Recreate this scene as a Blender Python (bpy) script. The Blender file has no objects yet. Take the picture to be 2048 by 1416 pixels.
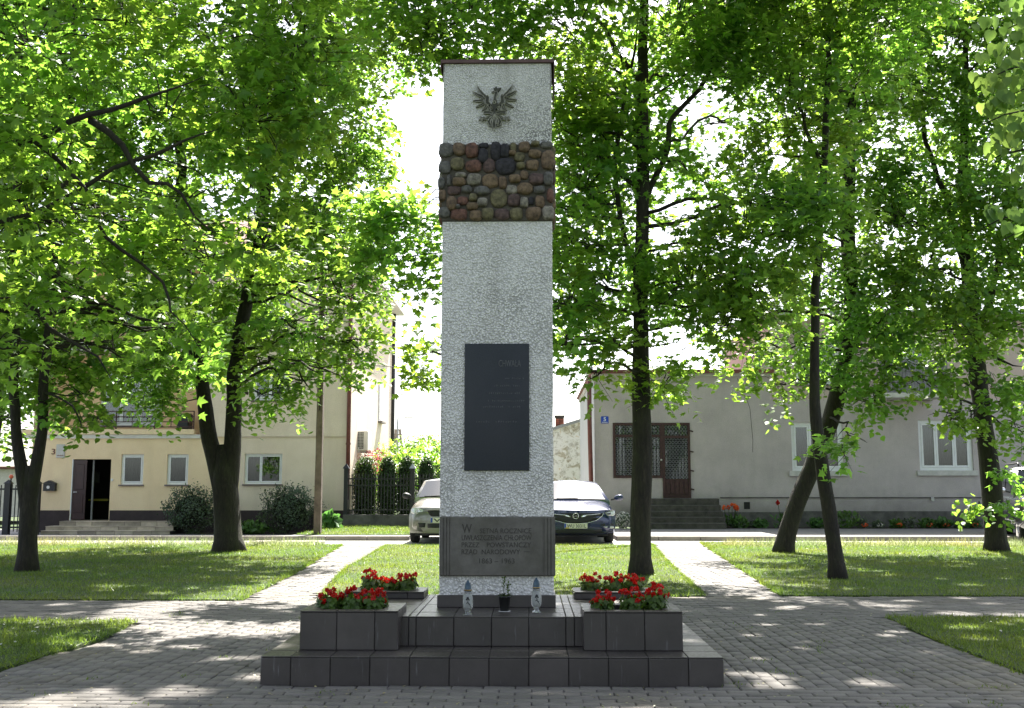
import bpy, bmesh, math, random
import numpy as np
from mathutils import Vector, Matrix, noise
R = math.radians
rng = random.Random(11)
nr = np.random.default_rng(7)
scene = bpy.context.scene
col = scene.collection

# ------------------------------------------------------------------ camera
CAM_H, FOC, PITCH, YAW = 1.23, 2130.0, R(7.22), R(1.02)
cam_d = bpy.data.cameras.new('camera')
cam = bpy.data.objects.new('camera', cam_d); col.objects.link(cam)
cam_d.sensor_width = 36.0; cam_d.lens = 36.0 * FOC / 2048.0
cam_d.clip_start = 0.05; cam_d.clip_end = 2000
cam.location = (0, 0, CAM_H); cam.rotation_euler = (R(90) + PITCH, 0, YAW)
scene.camera = cam
scene.render.resolution_x = 1024; scene.render.resolution_y = 708
CM = cam.rotation_euler.to_matrix()

# ------------------------------------------------------------------ light
SUN_AZ, SUN_EL = R(10), R(51)          # azimuth measured from +Y towards +X
world = bpy.data.worlds.new('World'); scene.world = world; world.use_nodes = True
wn = world.node_tree.nodes; wl = world.node_tree.links
sky = wn.new('ShaderNodeTexSky'); sky.sky_type = 'NISHITA'; sky.sun_disc = False
sky.sun_elevation = SUN_EL; sky.sun_rotation = SUN_AZ
sky.air_density = 0.9; sky.dust_density = 2.5; sky.ozone_density = 1.0
bg = wn['Background']; bg.inputs['Strength'].default_value = 0.085
hs = wn.new('ShaderNodeHueSaturation'); hs.inputs['Saturation'].default_value = .55      # hazy, whitish sky
wl.new(sky.outputs['Color'], hs.inputs['Color']); wl.new(hs.outputs['Color'], bg.inputs['Color'])
sd = bpy.data.lights.new('sun', 'SUN'); sun = bpy.data.objects.new('sun', sd); col.objects.link(sun)
sd.energy = 5.0; sd.angle = R(0.55); sd.color = (1.0, 0.95, 0.86)
SUN_DIR = Vector((math.sin(SUN_AZ) * math.cos(SUN_EL), math.cos(SUN_AZ) * math.cos(SUN_EL), math.sin(SUN_EL)))
sun.rotation_euler = (-SUN_DIR).to_track_quat('-Z', 'Y').to_euler()
scene.view_settings.view_transform = 'Standard'; scene.view_settings.look = 'None'
scene.view_settings.exposure = 2.15; scene.view_settings.gamma = 1.0
scene.view_settings.use_curve_mapping = False
try:
    scene.cycles.use_denoising = True
    scene.cycles.max_bounces = 8; scene.cycles.diffuse_bounces = 5; scene.cycles.transparent_max_bounces = 12
    scene.cycles.sample_clamp_indirect = 6.0
except Exception: pass

# ------------------------------------------------------------------ measuring helpers (picture point -> place in the world)
def ray(px, py):
    return CM @ Vector(((px - 1024) / FOC, (708 - py) / FOC, -1.0))
def gp(px, py, z=0.0):
    d = ray(px, py); t = (z - CAM_H) / d.z
    return Vector((d.x * t, d.y * t, z))
def dp(px, py, D):
    d = ray(px, py); t = D / d.y
    return Vector((d.x * t, D, CAM_H + d.z * t))
def X(px, D): return dp(px, 978, D).x
def Z(py, D): return dp(1062, py, D).z

# ------------------------------------------------------------------ objects
def tag(o, label=None, cat=None, group=None, kind=None):
    if label: o['label'] = label
    if cat: o['category'] = cat
    if group: o['group'] = group
    if kind: o['kind'] = kind
    return o
def empty(name, loc=(0, 0, 0), rz=0.0, parent=None):
    o = bpy.data.objects.new(name, None); o.location = loc; o.rotation_euler = (0, 0, rz)
    o.empty_display_size = 0.2; col.objects.link(o)
    if parent: o.parent = parent
    return o
def copy_tree(o, parent=None):
    c = o.copy(); col.objects.link(c); c.parent = parent
    for ch in list(o.children): copy_tree(ch, c)
    return c
class MB:
    def __init__(s): s.v = []; s.f = []; s.mi = []; s.m = 0
    def add(s, vs, fs):
        b = len(s.v); s.v.extend([tuple(v) for v in vs])
        for f in fs: s.f.append(tuple(b + i for i in f)); s.mi.append(s.m)
        return s
    def box(s, x0, x1, y0, y1, z0, z1, M=None):
        vs = [(x0,y0,z0),(x1,y0,z0),(x1,y1,z0),(x0,y1,z0),(x0,y0,z1),(x1,y0,z1),(x1,y1,z1),(x0,y1,z1)]
        if M is not None: vs = [M @ Vector(v) for v in vs]
        return s.add(vs, [(0,3,2,1),(4,5,6,7),(0,1,5,4),(1,2,6,5),(2,3,7,6),(3,0,4,7)])
    def cbox(s, x0, x1, y0, y1, z0, z1, c=0.004, M=None):
        """box with its edges chamfered by c"""
        vs = []; idx = {}
        for i, xx in enumerate((x0, x1)):
            for j, yy in enumerate((y0, y1)):
                for k, zz in enumerate((z0, z1)):
                    sx, sy, sz = (1, -1)[i], (1, -1)[j], (1, -1)[k]
                    for a in range(3):
                        p = [xx + sx*c, yy + sy*c, zz + sz*c]; p[a] = (xx, yy, zz)[a]
                        idx[(i, j, k, a)] = len(vs); vs.append(tuple(p))
        fs = []
        for i in (0, 1):
            q = [idx[(i,0,0,0)], idx[(i,1,0,0)], idx[(i,1,1,0)], idx[(i,0,1,0)]]; fs.append(q if i else q[::-1])
            q = [idx[(0,i,0,1)], idx[(0,i,1,1)], idx[(1,i,1,1)], idx[(1,i,0,1)]]; fs.append(q if i else q[::-1])
            q = [idx[(0,0,i,2)], idx[(1,0,i,2)], idx[(1,1,i,2)], idx[(0,1,i,2)]]; fs.append(q if i else q[::-1])
        for a in (0, 1):
            for b in (0, 1):
                fs.append([idx[(a,b,0,0)], idx[(a,b,1,0)], idx[(a,b,1,1)], idx[(a,b,0,1)]][::(-1 if a == b else 1)])
                fs.append([idx[(a,0,b,0)], idx[(a,1,b,0)], idx[(a,1,b,2)], idx[(a,0,b,2)]][::(1 if a == b else -1)])
                fs.append([idx[(0,a,b,1)], idx[(1,a,b,1)], idx[(1,a,b,2)], idx[(0,a,b,2)]][::(-1 if a == b else 1)])
                for k in (0, 1):
                    t = [idx[(a,b,k,0)], idx[(a,b,k,1)], idx[(a,b,k,2)]]
                    fs.append(t[::(-1 if (a + b + k) % 2 else 1)])
        if M is not None: vs = [M @ Vector(v) for v in vs]
        return s.add(vs, fs)
    def tube(s, pts, rad, n=8, cap=True, nz=0.0, close=False):
        pts = [Vector(p) for p in pts]
        if not hasattr(rad, '__len__'): rad = [rad] * len(pts)
        vs = []; fs = []; u = None; L = len(pts)
        for i, p in enumerate(pts):
            t = (pts[min(i+1, L-1)] - pts[max(i-1, 0)]) if not close else (pts[(i+1) % L] - pts[(i-1) % L])
            if t.length < 1e-9: t = Vector((0, 0, 1))
            t.normalize()
            if u is None:
                a = Vector((0, 0, 1)) if abs(t.z) < .9 else Vector((1, 0, 0)); u = t.cross(a).normalized()
            else:
                u = (u - t * u.dot(t)); u = u.normalized() if u.length > 1e-6 else t.orthogonal().normalized()
            w = t.cross(u)
            for k in range(n):
                an = 2 * math.pi * k / n; r = rad[i]
                if nz: r *= 1 + nz * noise.noise(Vector((math.cos(an)*1.7 + p.x*.7, math.sin(an)*1.7 + p.y*.7, p.z * 1.6)))
                vs.append(p + u * (math.cos(an) * r) + w * (math.sin(an) * r))
        for i in range(L if close else L - 1):
            for k in range(n):
                a, b = i*n + k, i*n + (k+1) % n; j = (i+1) % L
                fs.append((a, b, j*n + (k+1) % n, j*n + k))
        if cap and not close: fs.append(tuple(range(n))[::-1]); fs.append(tuple((L-1)*n + k for k in range(n)))
        return s.add(vs, fs)
    def lathe(s, prof, c=(0, 0, 0), n=20):
        vs = []; fs = []
        for r, z in prof:
            for k in range(n):
                an = 2*math.pi*k/n; vs.append((c[0] + r*math.cos(an), c[1] + r*math.sin(an), c[2] + z))
        for i in range(len(prof) - 1):
            for k in range(n):
                fs.append((i*n+k, i*n+(k+1) % n, (i+1)*n+(k+1) % n, (i+1)*n+k))
        fs.append(tuple(range(n))[::-1]); fs.append(tuple((len(prof)-1)*n + k for k in range(n)))
        return s.add(vs, fs)
    def grid(s, P):
        h, w = len(P), len(P[0]); vs = [p for r in P for p in r]
        return s.add(vs, [(i*w+j, i*w+j+1, (i+1)*w+j+1, (i+1)*w+j) for i in range(h-1) for j in range(w-1)])
    def prism(s, poly, y0, y1):
        """outline in x,z pushed from y0 to y1"""
        n = len(poly); vs = [(x, y0, z) for x, z in poly] + [(x, y1, z) for x, z in poly]
        return s.add(vs, [tuple(range(n)), tuple(range(2*n-1, n-1, -1))] + [(i, i+n, (i+1) % n + n, (i+1) % n) for i in range(n)])
    def mesh(s, name, mats, smooth=False):
        me = bpy.data.meshes.new(name); me.from_pydata(s.v, [], s.f); me.update()
        for m in (mats if isinstance(mats, (list, tuple)) else [mats]): me.materials.append(m)
        if any(s.mi): me.polygons.foreach_set('material_index', s.mi)
        if smooth: me.polygons.foreach_set('use_smooth', [True] * len(me.polygons))
        return me
    def build(s, name, mats, parent=None, smooth=False, loc=None, rz=0, kind=None, fix=False):
        me = s.mesh(name, mats, smooth)
        if fix:
            bm = bmesh.new(); bm.from_mesh(me); bmesh.ops.remove_doubles(bm, verts=bm.verts, dist=1e-5)
            bmesh.ops.recalc_face_normals(bm, faces=bm.faces); bm.to_mesh(me); bm.free()
        return link(name, me, parent, loc, rz, kind)
def link(name, me, parent=None, loc=None, rz=0, kind=None):
    o = bpy.data.objects.new(name, me); col.objects.link(o)
    if loc is not None: o.location = loc
    if rz: o.rotation_euler = (0, 0, rz)
    if parent: o.parent = parent
    if kind: o['kind'] = kind
    return o
def raw_mesh(name, V, F, mats, fattr=None, smooth=False):
    """V (n,3) array, F (m,k) array of equal faces"""
    me = bpy.data.meshes.new(name); m, k = F.shape
    me.vertices.add(len(V)); me.vertices.foreach_set('co', V.astype(np.float32).ravel())
    me.loops.add(m*k); me.loops.foreach_set('vertex_index', F.astype(np.int32).ravel())
    me.polygons.add(m); me.polygons.foreach_set('loop_start', np.arange(0, m*k, k, dtype=np.int32))
    if smooth: me.polygons.foreach_set('use_smooth', np.ones(m, dtype=bool))
    me.update(calc_edges=True)
    if fattr is not None:
        a = me.attributes.new('tint', 'FLOAT', 'FACE'); a.data.foreach_set('value', fattr.astype(np.float32))
    for mt in (mats if isinstance(mats, (list, tuple)) else [mats]): me.materials.append(mt)
    return me

# ------------------------------------------------------------------ materials
class NT:
    def __init__(s, name):
        s.m = bpy.data.materials.new(name); s.m.use_nodes = True; s.t = s.m.node_tree
        s.n = s.t.nodes; s.l = s.t.links; s.b = s.n['Principled BSDF']; s.out = s.n['Material Output']; s._co = None
    def new(s, t, **kw):
        x = s.n.new(t)
        for k, v in kw.items(): setattr(x, k, v)
        return x
    def co(s):
        if s._co is None: s._co = s.new('ShaderNodeNewGeometry').outputs['Position']
        return s._co
    def noise(s, scale, detail=4, rough=.6, vec=None, dist=0.0):
        x = s.new('ShaderNodeTexNoise'); x.inputs['Scale'].default_value = scale; x.inputs['Detail'].default_value = detail
        x.inputs['Roughness'].default_value = rough; x.inputs['Distortion'].default_value = dist
        s.l.new(vec or s.co(), x.inputs['Vector']); return x.outputs['Fac']
    def voro(s, scale, feature='F1', vec=None, out='Distance'):
        x = s.new('ShaderNodeTexVoronoi', feature=feature); x.inputs['Scale'].default_value = scale
        s.l.new(vec or s.co(), x.inputs['Vector']); return x.outputs[out]
    def ramp(s, fac, stops, interp='LINEAR'):
        x = s.new('ShaderNodeValToRGB'); e = x.color_ramp.elements; x.color_ramp.interpolation = interp
        while len(e) < len(stops): e.new(.5)
        for i, (p, c) in enumerate(stops):
            e[i].position = p; e[i].color = (c[0], c[1], c[2], 1) if hasattr(c, '__len__') else (c, c, c, 1)
        s.l.new(fac, x.inputs['Fac']); return x.outputs['Color']
    def mix(s, fac, a, b, mode='MIX'):
        x = s.new('ShaderNodeMix', data_type='RGBA', blend_type=mode)
        for sock, v in ((x.inputs[0], fac), (x.inputs[6], a), (x.inputs[7], b)):
            if hasattr(v, 'is_output'): s.l.new(v, sock)
            elif hasattr(v, '__len__'): sock.default_value = (*v[:3], 1)
            else: sock.default_value = v
        return x.outputs[2]
    def math(s, op, a, b=0.0):
        x = s.new('ShaderNodeMath', operation=op)
        for sock, v in ((x.inputs[0], a), (x.inputs[1], b)):
            if hasattr(v, 'is_output'): s.l.new(v, sock)
            else: sock.default_value = v
        return x.outputs[0]
    def scaled(s, sx, sy, sz):
        x = s.new('ShaderNodeMapping'); x.inputs['Scale'].default_value = (sx, sy, sz)
        s.l.new(s.co(), x.inputs['Vector']); return x.outputs[0]
    def bump(s, h, strength=.3, dist=.01):
        x = s.new('ShaderNodeBump'); x.inputs['Strength'].default_value = strength; x.inputs['Distance'].default_value = dist
        s.l.new(h, x.inputs['Height']); s.l.new(x.outputs[0], s.b.inputs['Normal'])
    def base(s, c):
        if hasattr(c, 'is_output'): s.l.new(c, s.b.inputs['Base Color'])
        else: s.b.inputs['Base Color'].default_value = (*c, 1)
    def set(s, **kw):
        for k, v in kw.items():
            k = k.replace('_', ' ')
            if hasattr(v, 'is_output'): s.l.new(v, s.b.inputs[k])
            else: s.b.inputs[k].default_value = v
def rnd(s):
    return s.new('ShaderNodeObjectInfo').outputs['Random']
def simple(name, c, rough=.6, var=.25, scale=6, metal=0.0, bump=0.0, bscale=60, objvar=0.0, **kw):
    t = NT(name); f = t.noise(scale, 5, .65)
    lo = tuple(x * (1 - var) for x in c); hi = tuple(min(1, x * (1 + var)) for x in c)
    cc = t.ramp(f, [(.3, lo), (.7, hi)])
    if objvar: cc = t.mix(1.0, cc, t.ramp(rnd(t), [(0, 1 - objvar), (1, 1 + objvar)]), 'MULTIPLY')
    t.base(cc); t.set(Roughness=rough, Metallic=metal)
    if bump: t.bump(t.noise(bscale, 4), bump, .01)
    t.set(**kw); return t.m
def leafmat(name, refl, trans, k=.5, var=.35, yellow=(.5, .5, .02)):
    t = NT(name)
    a = t.new('ShaderNodeAttribute', attribute_name='tint').outputs['Fac']
    v = t.ramp(a, [(0, 1 - var), (1, 1 + var)])
    hue = t.ramp(t.noise(.6, 2), [(.35, (.88, 1.0, 1.0)), (.65, (1.14, 1.0, .9))])
    vv = t.mix(1.0, v, hue, 'MULTIPLY')
    rc = t.mix(1.0, refl, vv, 'MULTIPLY'); tc = t.mix(1.0, trans, vv, 'MULTIPLY')
    t.base(rc); t.set(Roughness=.42); t.b.inputs['Specular IOR Level'].default_value = .4
    tr = t.new('ShaderNodeBsdfTranslucent'); t.l.new(tc, tr.inputs['Color'])
    mx = t.new('ShaderNodeMixShader'); mx.inputs[0].default_value = k
    t.l.new(t.b.outputs[0], mx.inputs[1]); t.l.new(tr.outputs[0], mx.inputs[2]); t.l.new(mx.outputs[0], t.out.inputs['Surface'])
    return t.m
M = {}
M['maple_leaf'] = leafmat('maple leaf', (.062, .135, .028), (.36, .60, .07), .54)
M['linden_leaf'] = leafmat('linden leaf', (.055, .125, .028), (.33, .57, .07), .54)
M['near_leaf'] = leafmat('young linden leaf', (.08, .16, .03), (.26, .40, .08), .5, .3)
M['grass'] = leafmat('grass blade', (.052, .095, .013), (.24, .35, .045), .42, .4)
M['hedge'] = leafmat('hedge leaf', (.03, .06, .015), (.08, .16, .02), .3, .5)
M['core'] = None
M['shrub'] = leafmat('grey green shrub leaf', (.075, .11, .07), (.12, .18, .08), .3, .5)
M['hosta'] = leafmat('plant leaf', (.06, .13, .035), (.15, .32, .06), .35, .4)
M['red_leaf'] = leafmat('reddish shrub leaf', (.30, .06, .07), (.5, .12, .12), .4, .4)
M['begonia_leaf'] = leafmat('begonia leaf', (.05, .09, .012), (.16, .28, .02), .35, .4)
M['petal'] = leafmat('red petal', (.45, .008, .006), (.75, .02, .01), .4, .3)
M['orange_petal'] = leafmat('orange petal', (.75, .12, .03), (.8, .2, .04), .4, .2)
M['white_petal'] = leafmat('white petal', (.7, .7, .68), (.5, .5, .45), .4, .1)

t = NT('tree bark'); v = t.scaled(1, 1, .22)
f = t.noise(26, 6, .7, v, .6); g = t.noise(2.5, 3)
c = t.ramp(f, [(.3, (.007, .006, .005)), (.55, (.024, .019, .013)), (.8, (.065, .052, .038))])
t.base(t.mix(t.ramp(g, [(.45, 0), (.7, .55)]), c, (.030, .034, .011))); t.set(Roughness=.9); t.bump(f, 1.0, .035); M['bark'] = t.m
t = NT('twig bark'); t.base(t.ramp(t.noise(20), [(.3, (.01, .008, .006)), (.7, (.035, .028, .02))])); t.set(Roughness=.85); M['twig'] = t.m

# roughcast of the monument: pale lumps, dirt lodged between them
def roughcast(name, scale, dirt, deep):
    t = NT(name); big = t.noise(1.1, 4, .6); mid = t.noise(6, 4, .6); streak = t.noise(1.0, 4, .6, t.scaled(7, 7, .5))
    wob = t.new('ShaderNodeTexNoise'); wob.inputs['Scale'].default_value = scale * .55; wob.inputs['Detail'].default_value = 3; t.l.new(t.co(), wob.inputs['Vector'])
    va = t.new('ShaderNodeVectorMath', operation='SCALE'); t.l.new(wob.outputs['Color'], va.inputs[0]); va.inputs['Scale'].default_value = .9 / scale
    vb = t.new('ShaderNodeVectorMath', operation='ADD'); t.l.new(t.co(), vb.inputs[0]); t.l.new(va.outputs[0], vb.inputs[1])
    f1 = t.voro(scale, 'F1', vb.outputs[0]); fine = t.noise(scale * 2.2, 3, .7)
    h = t.math('ADD', t.math('MULTIPLY', f1, -1.0), t.math('MULTIPLY', fine, .35))
    fac = t.ramp(t.math('ADD', f1, t.math('MULTIPLY', fine, .5)), [(deep, 0), (deep + .22, 1)])
    area = t.math('ADD', t.math('MULTIPLY', t.ramp(big, [(.38, .15), (.62, .75)]), t.ramp(mid, [(.3, .5), (.7, 1.0)])), .12)
    c = t.ramp(t.noise(scale * .4, 3), [(.3, (.74, .72, .68)), (.7, (.90, .88, .84))])
    c = t.mix(t.ramp(streak, [(.5, 0), (.8, .35)]), c, (.32, .30, .24))
    c = t.mix(t.math('MULTIPLY', t.math('MULTIPLY', fac, area), dirt), c, (.05, .05, .042))
    t.base(c); t.set(Roughness=.92); t.bump(h, 1.0, .016); return t.m
M['roughcast'] = roughcast('coarse roughcast plaster', 62, .72, .60)
M['roughcast_fine'] = roughcast('speckled roughcast plaster', 88, .95, .62)
M['roughcast_low'] = roughcast('weathered roughcast plaster', 50, .9, .56)

t = NT('anthracite tile'); f = t.noise(3.5, 5, .7); g = t.noise(45, 5, .7); sx = t.noise(3.0, 4, .7, t.scaled(9, 9, .8))
c = t.ramp(f, [(.3, (.036, .030, .027)), (.7, (.058, .049, .045))])
c = t.mix(1.0, c, t.ramp(rnd(t), [(0, .82), (1, 1.2)]), 'MULTIPLY')
c = t.mix(t.ramp(sx, [(.62, 0), (.74, .42)]), c, (.26, .26, .27))
t.base(c); t.set(Roughness=t.ramp(g, [(.3, .30), (.7, .5)])); t.bump(g, .12, .004); M['tile'] = t.m
M['grout'] = simple('dirty grout', (.022, .021, .02), .95, .4, 20)
M['soil'] = simple('planting soil', (.022, .017, .012), 1.0, .5, 40, bump=.9, bscale=90)
M['mortar'] = simple('dark mortar', (.075, .066, .052), .95, .35, 14, bump=.8, bscale=70)
for nm, c in dict(grey=(.10,.095,.085), olive=(.12,.105,.055), red=(.125,.062,.045), purple=(.085,.055,.048), dark=(.028,.026,.030),
                  pale=(.20,.18,.145), tan=(.145,.10,.058), brown=(.13,.088,.055)).items():
    M['stone_' + nm] = simple('field stone ' + nm, c, .9, .62, 30, bump=.9, bscale=75)
M['cap'] = simple('rusty cap sheet', (.085, .042, .036), .6, .3, 12)
t = NT('concrete tablet'); f = t.noise(7, 6, .7); g = t.noise(1.8, 4)
c = t.ramp(f, [(.3, (.085, .078, .066)), (.7, (.15, .14, .122))]); c = t.mix(t.ramp(g, [(.4, 0), (.7, .6)]), c, (.06, .06, .035))
t.base(c); t.set(Roughness=.85); t.bump(t.noise(90, 4), .35, .006); M['tablet'] = t.m
M['engraved'] = simple('dark inscription letters', (.045, .042, .035), .95, .4, 60)  # one dark tone for the inscription letters
t = NT('polished black granite'); f = t.noise(160, 3, .7); g = t.noise(4, 5, .7, t.scaled(1, 1, .4))
t.base(t.ramp(f, [(.35, (.005, .008, .013)), (.7, (.016, .022, .034))])); t.set(Roughness=t.ramp(g, [(.3, .12), (.75, .26)])); t.b.inputs['Specular IOR Level'].default_value = .25; M['granite'] = t.m
M['granite_letter'] = simple('faded letters', (.055, .058, .062), .5, .5, 30)
M['bronze'] = simple('dark bronze', (.040, .040, .026), .55, .45, 40, metal=.5)
M['bronze_edge'] = simple('worn bronze edge', (.30, .29, .23), .5, .35, 40, metal=.5)
M['steel'] = simple('clip steel', (.5, .5, .5), .4, .2, 50, metal=.7)

# paving
t = NT('concrete paver'); f = t.noise(2.2, 5, .6); g = t.noise(90, 4, .7); big = t.noise(.45, 3)
c = t.ramp(f, [(.3, (.10, .091, .085)), (.7, (.155, .143, .134))])
at = t.new('ShaderNodeAttribute', attribute_name='tint').outputs['Fac']
c = t.mix(1.0, c, t.ramp(at, [(0, .80), (1, 1.14)]), 'MULTIPLY')
c = t.mix(1.0, c, t.ramp(g, [(.35, .80), (.7, 1.12)]), 'MULTIPLY')
c = t.mix(t.ramp(big, [(.55, 0), (.75, .45)]), c, (.20, .165, .105))
t.base(c); t.set(Roughness=.82); t.bump(g, .35, .004); M['paver'] = t.m
t = NT('joint sand'); f = t.noise(9, 5); t.base(t.ramp(f, [(.35, (.045, .042, .034)), (.55, (.075, .07, .055)), (.72, (.05, .075, .025))]))
t.set(Roughness=1.0); t.bump(t.noise(120), .5, .006); M['joint'] = t.m
M['asphalt'] = simple('old asphalt', (.30, .29, .275), .9, .12, 3, bump=.4, bscale=90)
M['sidewalk'] = simple('sidewalk paving', (.16, .15, .15), .85, .15, 4, bump=.3, bscale=80)  # grey kept darker to stand in for the missing house shadow
M['kerb'] = simple('kerb concrete', (.24, .21, .19), .85, .2, 5, bump=.3, bscale=80, objvar=.12)
t = NT('lawn soil'); f = t.noise(5, 6, .7); g = t.noise(.6, 3)
c = t.ramp(f, [(.3, (.022, .042, .009)), (.7, (.048, .08, .018))]); c = t.mix(t.ramp(g, [(.45, 0), (.7, .5)]), c, (.12, .12, .045))
t.base(c); t.set(Roughness=1.0); t.bump(t.noise(60), .6, .02); M['lawn'] = t.m
# ================================================================== SETTING
def flat(name, poly, z, mat, parent=None):
    return MB().add([(p[0], p[1], z) for p in poly], [tuple(range(len(poly)))]).build(name, mat, parent, kind='structure')
XC = -0.255
flat('ground', [(-400, -60), (400, -60), (400, 700), (-400, 700)], -0.30, M['lawn'])
ROAD0, ROAD1 = 24.0, 25.9
flat('road', [(-60, ROAD0), (60, ROAD0), (60, ROAD1), (-60, ROAD1)], -0.004, M['asphalt'])
# sidewalk raised 10 cm, dropped behind the two cars
sw = MB()
sw.box(-5.9, -2.95, ROAD1 + .16, 27.0, -.03, .10); sw.add([(-60, ROAD1 + .158, .10), (-5.9, ROAD1 + .158, .10), (-5.9, 31.7, -.11), (-60, 31.7, -.11), (-5.9, 36, -.11), (-60, 36, -.11), (-5.9, ROAD1 + .158, -.3), (-5.9, 36, -.3)], [(0, 1, 2, 3), (3, 2, 4, 5), (1, 6, 7, 4, 2)]); sw.box(2.05, 60, ROAD1 + .16, 31.2, -.03, .10)
sw.build('sidewalk', M['sidewalk'], kind='structure')
flat('yard', [(-5.9, 27.0), (-2.95, 27.0), (-2.95, 60), (-5.9, 60)], .09, M['lawn'])
flat('driveway', [(-2.95, ROAD1), (2.05, ROAD1), (2.05, 70), (-2.95, 70)], 0.0, M['asphalt'])
kb = MB().box(-60, -2.95, ROAD1 + .05, ROAD1 + .155, -.03, .085).box(2.05, 60, ROAD1 + .05, ROAD1 + .155, -.03, .085)
kerb = kb.build('kerb', M['grout'], kind='structure')
km = MB().cbox(0.006, .994, 0, .15, -.03, .104, .012).mesh('kerb_stone', M['kerb'])
for x0, n, sg in ((-2.95, 14, -1), (2.05, 14, 1)):
    for i in range(n):
        x = x0 + (sg * i if sg > 0 else -(i + 1)); link('kerb_stone', km, kerb, (x, ROAD1, 0))
# ---- lawns (polygons on the ground)
def G(px, py): p = gp(px, py); return (p.x, p.y)
XL, XR = -4.15*.92, 3.95*.92
LA = [(-30, 9.9+.95), (-3.42, 11.05), (-3.55, 15.2), G(685, 1090), (-30, 23.9)]
pl = G(480, 1201); LA = [(-30, pl[1]), pl, G(600, 1140), G(683, 1090), (G(683, 1090)[0], 23.9), (-30, 23.9)]
LB = [G(640, 1196), G(1409, 1193), G(1340, 1130), G(1302, 1088), (G(1302, 1088)[0] + .1, 23.9), (G(775, 1090)[0], 23.9), G(775, 1090), G(690, 1140)]
cr = G(1565, 1192); LC = [cr, (30, cr[1]), (30, 23.9), G(1400, 1085), G(1470, 1130)]
LD = [(-30, G(255, 1243)[1]), G(250, 1243), G(262, 1248), G(200, 1280), G(100, 1310), G(0, 1340), (G(0, 1340)[0] - .15, 4.5), (-30, 4.5)]
LE = [G(1775, 1236), (30, G(1775, 1236)[1]), (30, 4.5), (G(2048, 1347)[0], 4.5), G(2048, 1347), G(1900, 1291)]
LAWNS = [LA, LB, LC, LD, LE]
def inpoly(px, py, poly):
    ins = np.zeros(len(px), bool); n = len(poly); j = n - 1
    for i in range(n):
        xi, yi = poly[i][:2]; xj, yj = poly[j][:2]
        if yi != yj: ins ^= ((yi > py) != (yj > py)) & (px < (xj - xi) * (py - yi) / (yj - yi) + xi)
        j = i
    return ins
for P in LAWNS:
    # a sheet with slight unevenness
    xs = [p[0] for p in P]; ys = [p[1] for p in P]
    m = MB(); n = len(P); m.add([(p[0], p[1], .012) for p in P] + [(p[0], p[1], -.02) for p in P], [tuple(range(n))] + [(i, i+n, (i+1) % n + n, (i+1) % n) for i in range(n)])
    m.build('lawn', M['lawn'], kind='structure')
flat('verge', [(-8.0+2.15, 26.5), (-2.95, 26.5), (-2.95, 32.6), (-5.85, 32.6)], .112, M['lawn'])
flat('flower_bed', [(2.9, 31.0), (30, 31.0), (30, 32.5), (2.9, 32.5)], .104, M['soil'])
flat('house_border', [(-13.8, 31.75), (-5.9, 31.75), (-5.9, 33.4), (-13.8, 33.4)], -.10, M['soil'])

# ---- paving: joint bed, then pavers laid in two directions
bed = MB(); bed.add([(-30, 3.8, -.018), (30, 3.8, -.018), (30, 23.95, -.018), (-30, 23.95, -.018)], [(0, 1, 2, 3)])
paving = bed.build('paving', M['joint'], kind='structure')
PW, PL = .100, .200
SX0, SX1, SY0, SY1 = XC - 1.468, XC + 1.468, 6.93, 9.35     # footprint of the monument
YA, YB, YC = 6.9, 10.4, 13.0                                  # courses change direction here
def course_H(y0, y1, x0=-12.5, x1=12.5):
    out = []; n = round((y1 - y0) / PW)
    for j in range(n):
        for i in range(int((x1 - x0) / PL)): out.append((x0 + i * PL + (PL / 2 if j % 2 else 0), y0 + (j + .5) * PW, PL, PW))
    return out
def course_V(y0, y1, x0=-12, x1=12):
    out = []; n = round((y1 - y0) / .186); p = (y1 - y0) / n
    for i in range(int((x1 - x0) / PW)):
        x = x0 + (i + .5) * PW
        if i % 2: out += [(x, y0 + (j + .5) * p, PW, p) for j in range(n)]
        else: out += [(x, y0 + p / 4, PW, p / 2), (x, y1 - p / 4, PW, p / 2)] + [(x, y0 + (j + 1) * p, PW, p) for j in range(n - 1)]
    return out
PV = np.concatenate([np.array(course_H(3.9, YA)), np.array(course_V(YA, YB)), np.array(course_H(YB, YC)), np.array(course_V(YC, 23.95))])
x, y = PV[:, 0], PV[:, 1]; lawn = np.zeros(len(PV), bool)
for P in LAWNS:
    for dx in (-.3, .3):
        for dy in (-.3, .3): lawn |= inpoly(x + dx * PV[:, 2], y + dy * PV[:, 3], P)
PV = PV[~lawn & ~((x > SX0) & (x < SX1) & (y > SY0) & (y < SY1)) & (np.abs(x + .02 * y) < .50 * y + .5) & (y > 4.6)]
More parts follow.
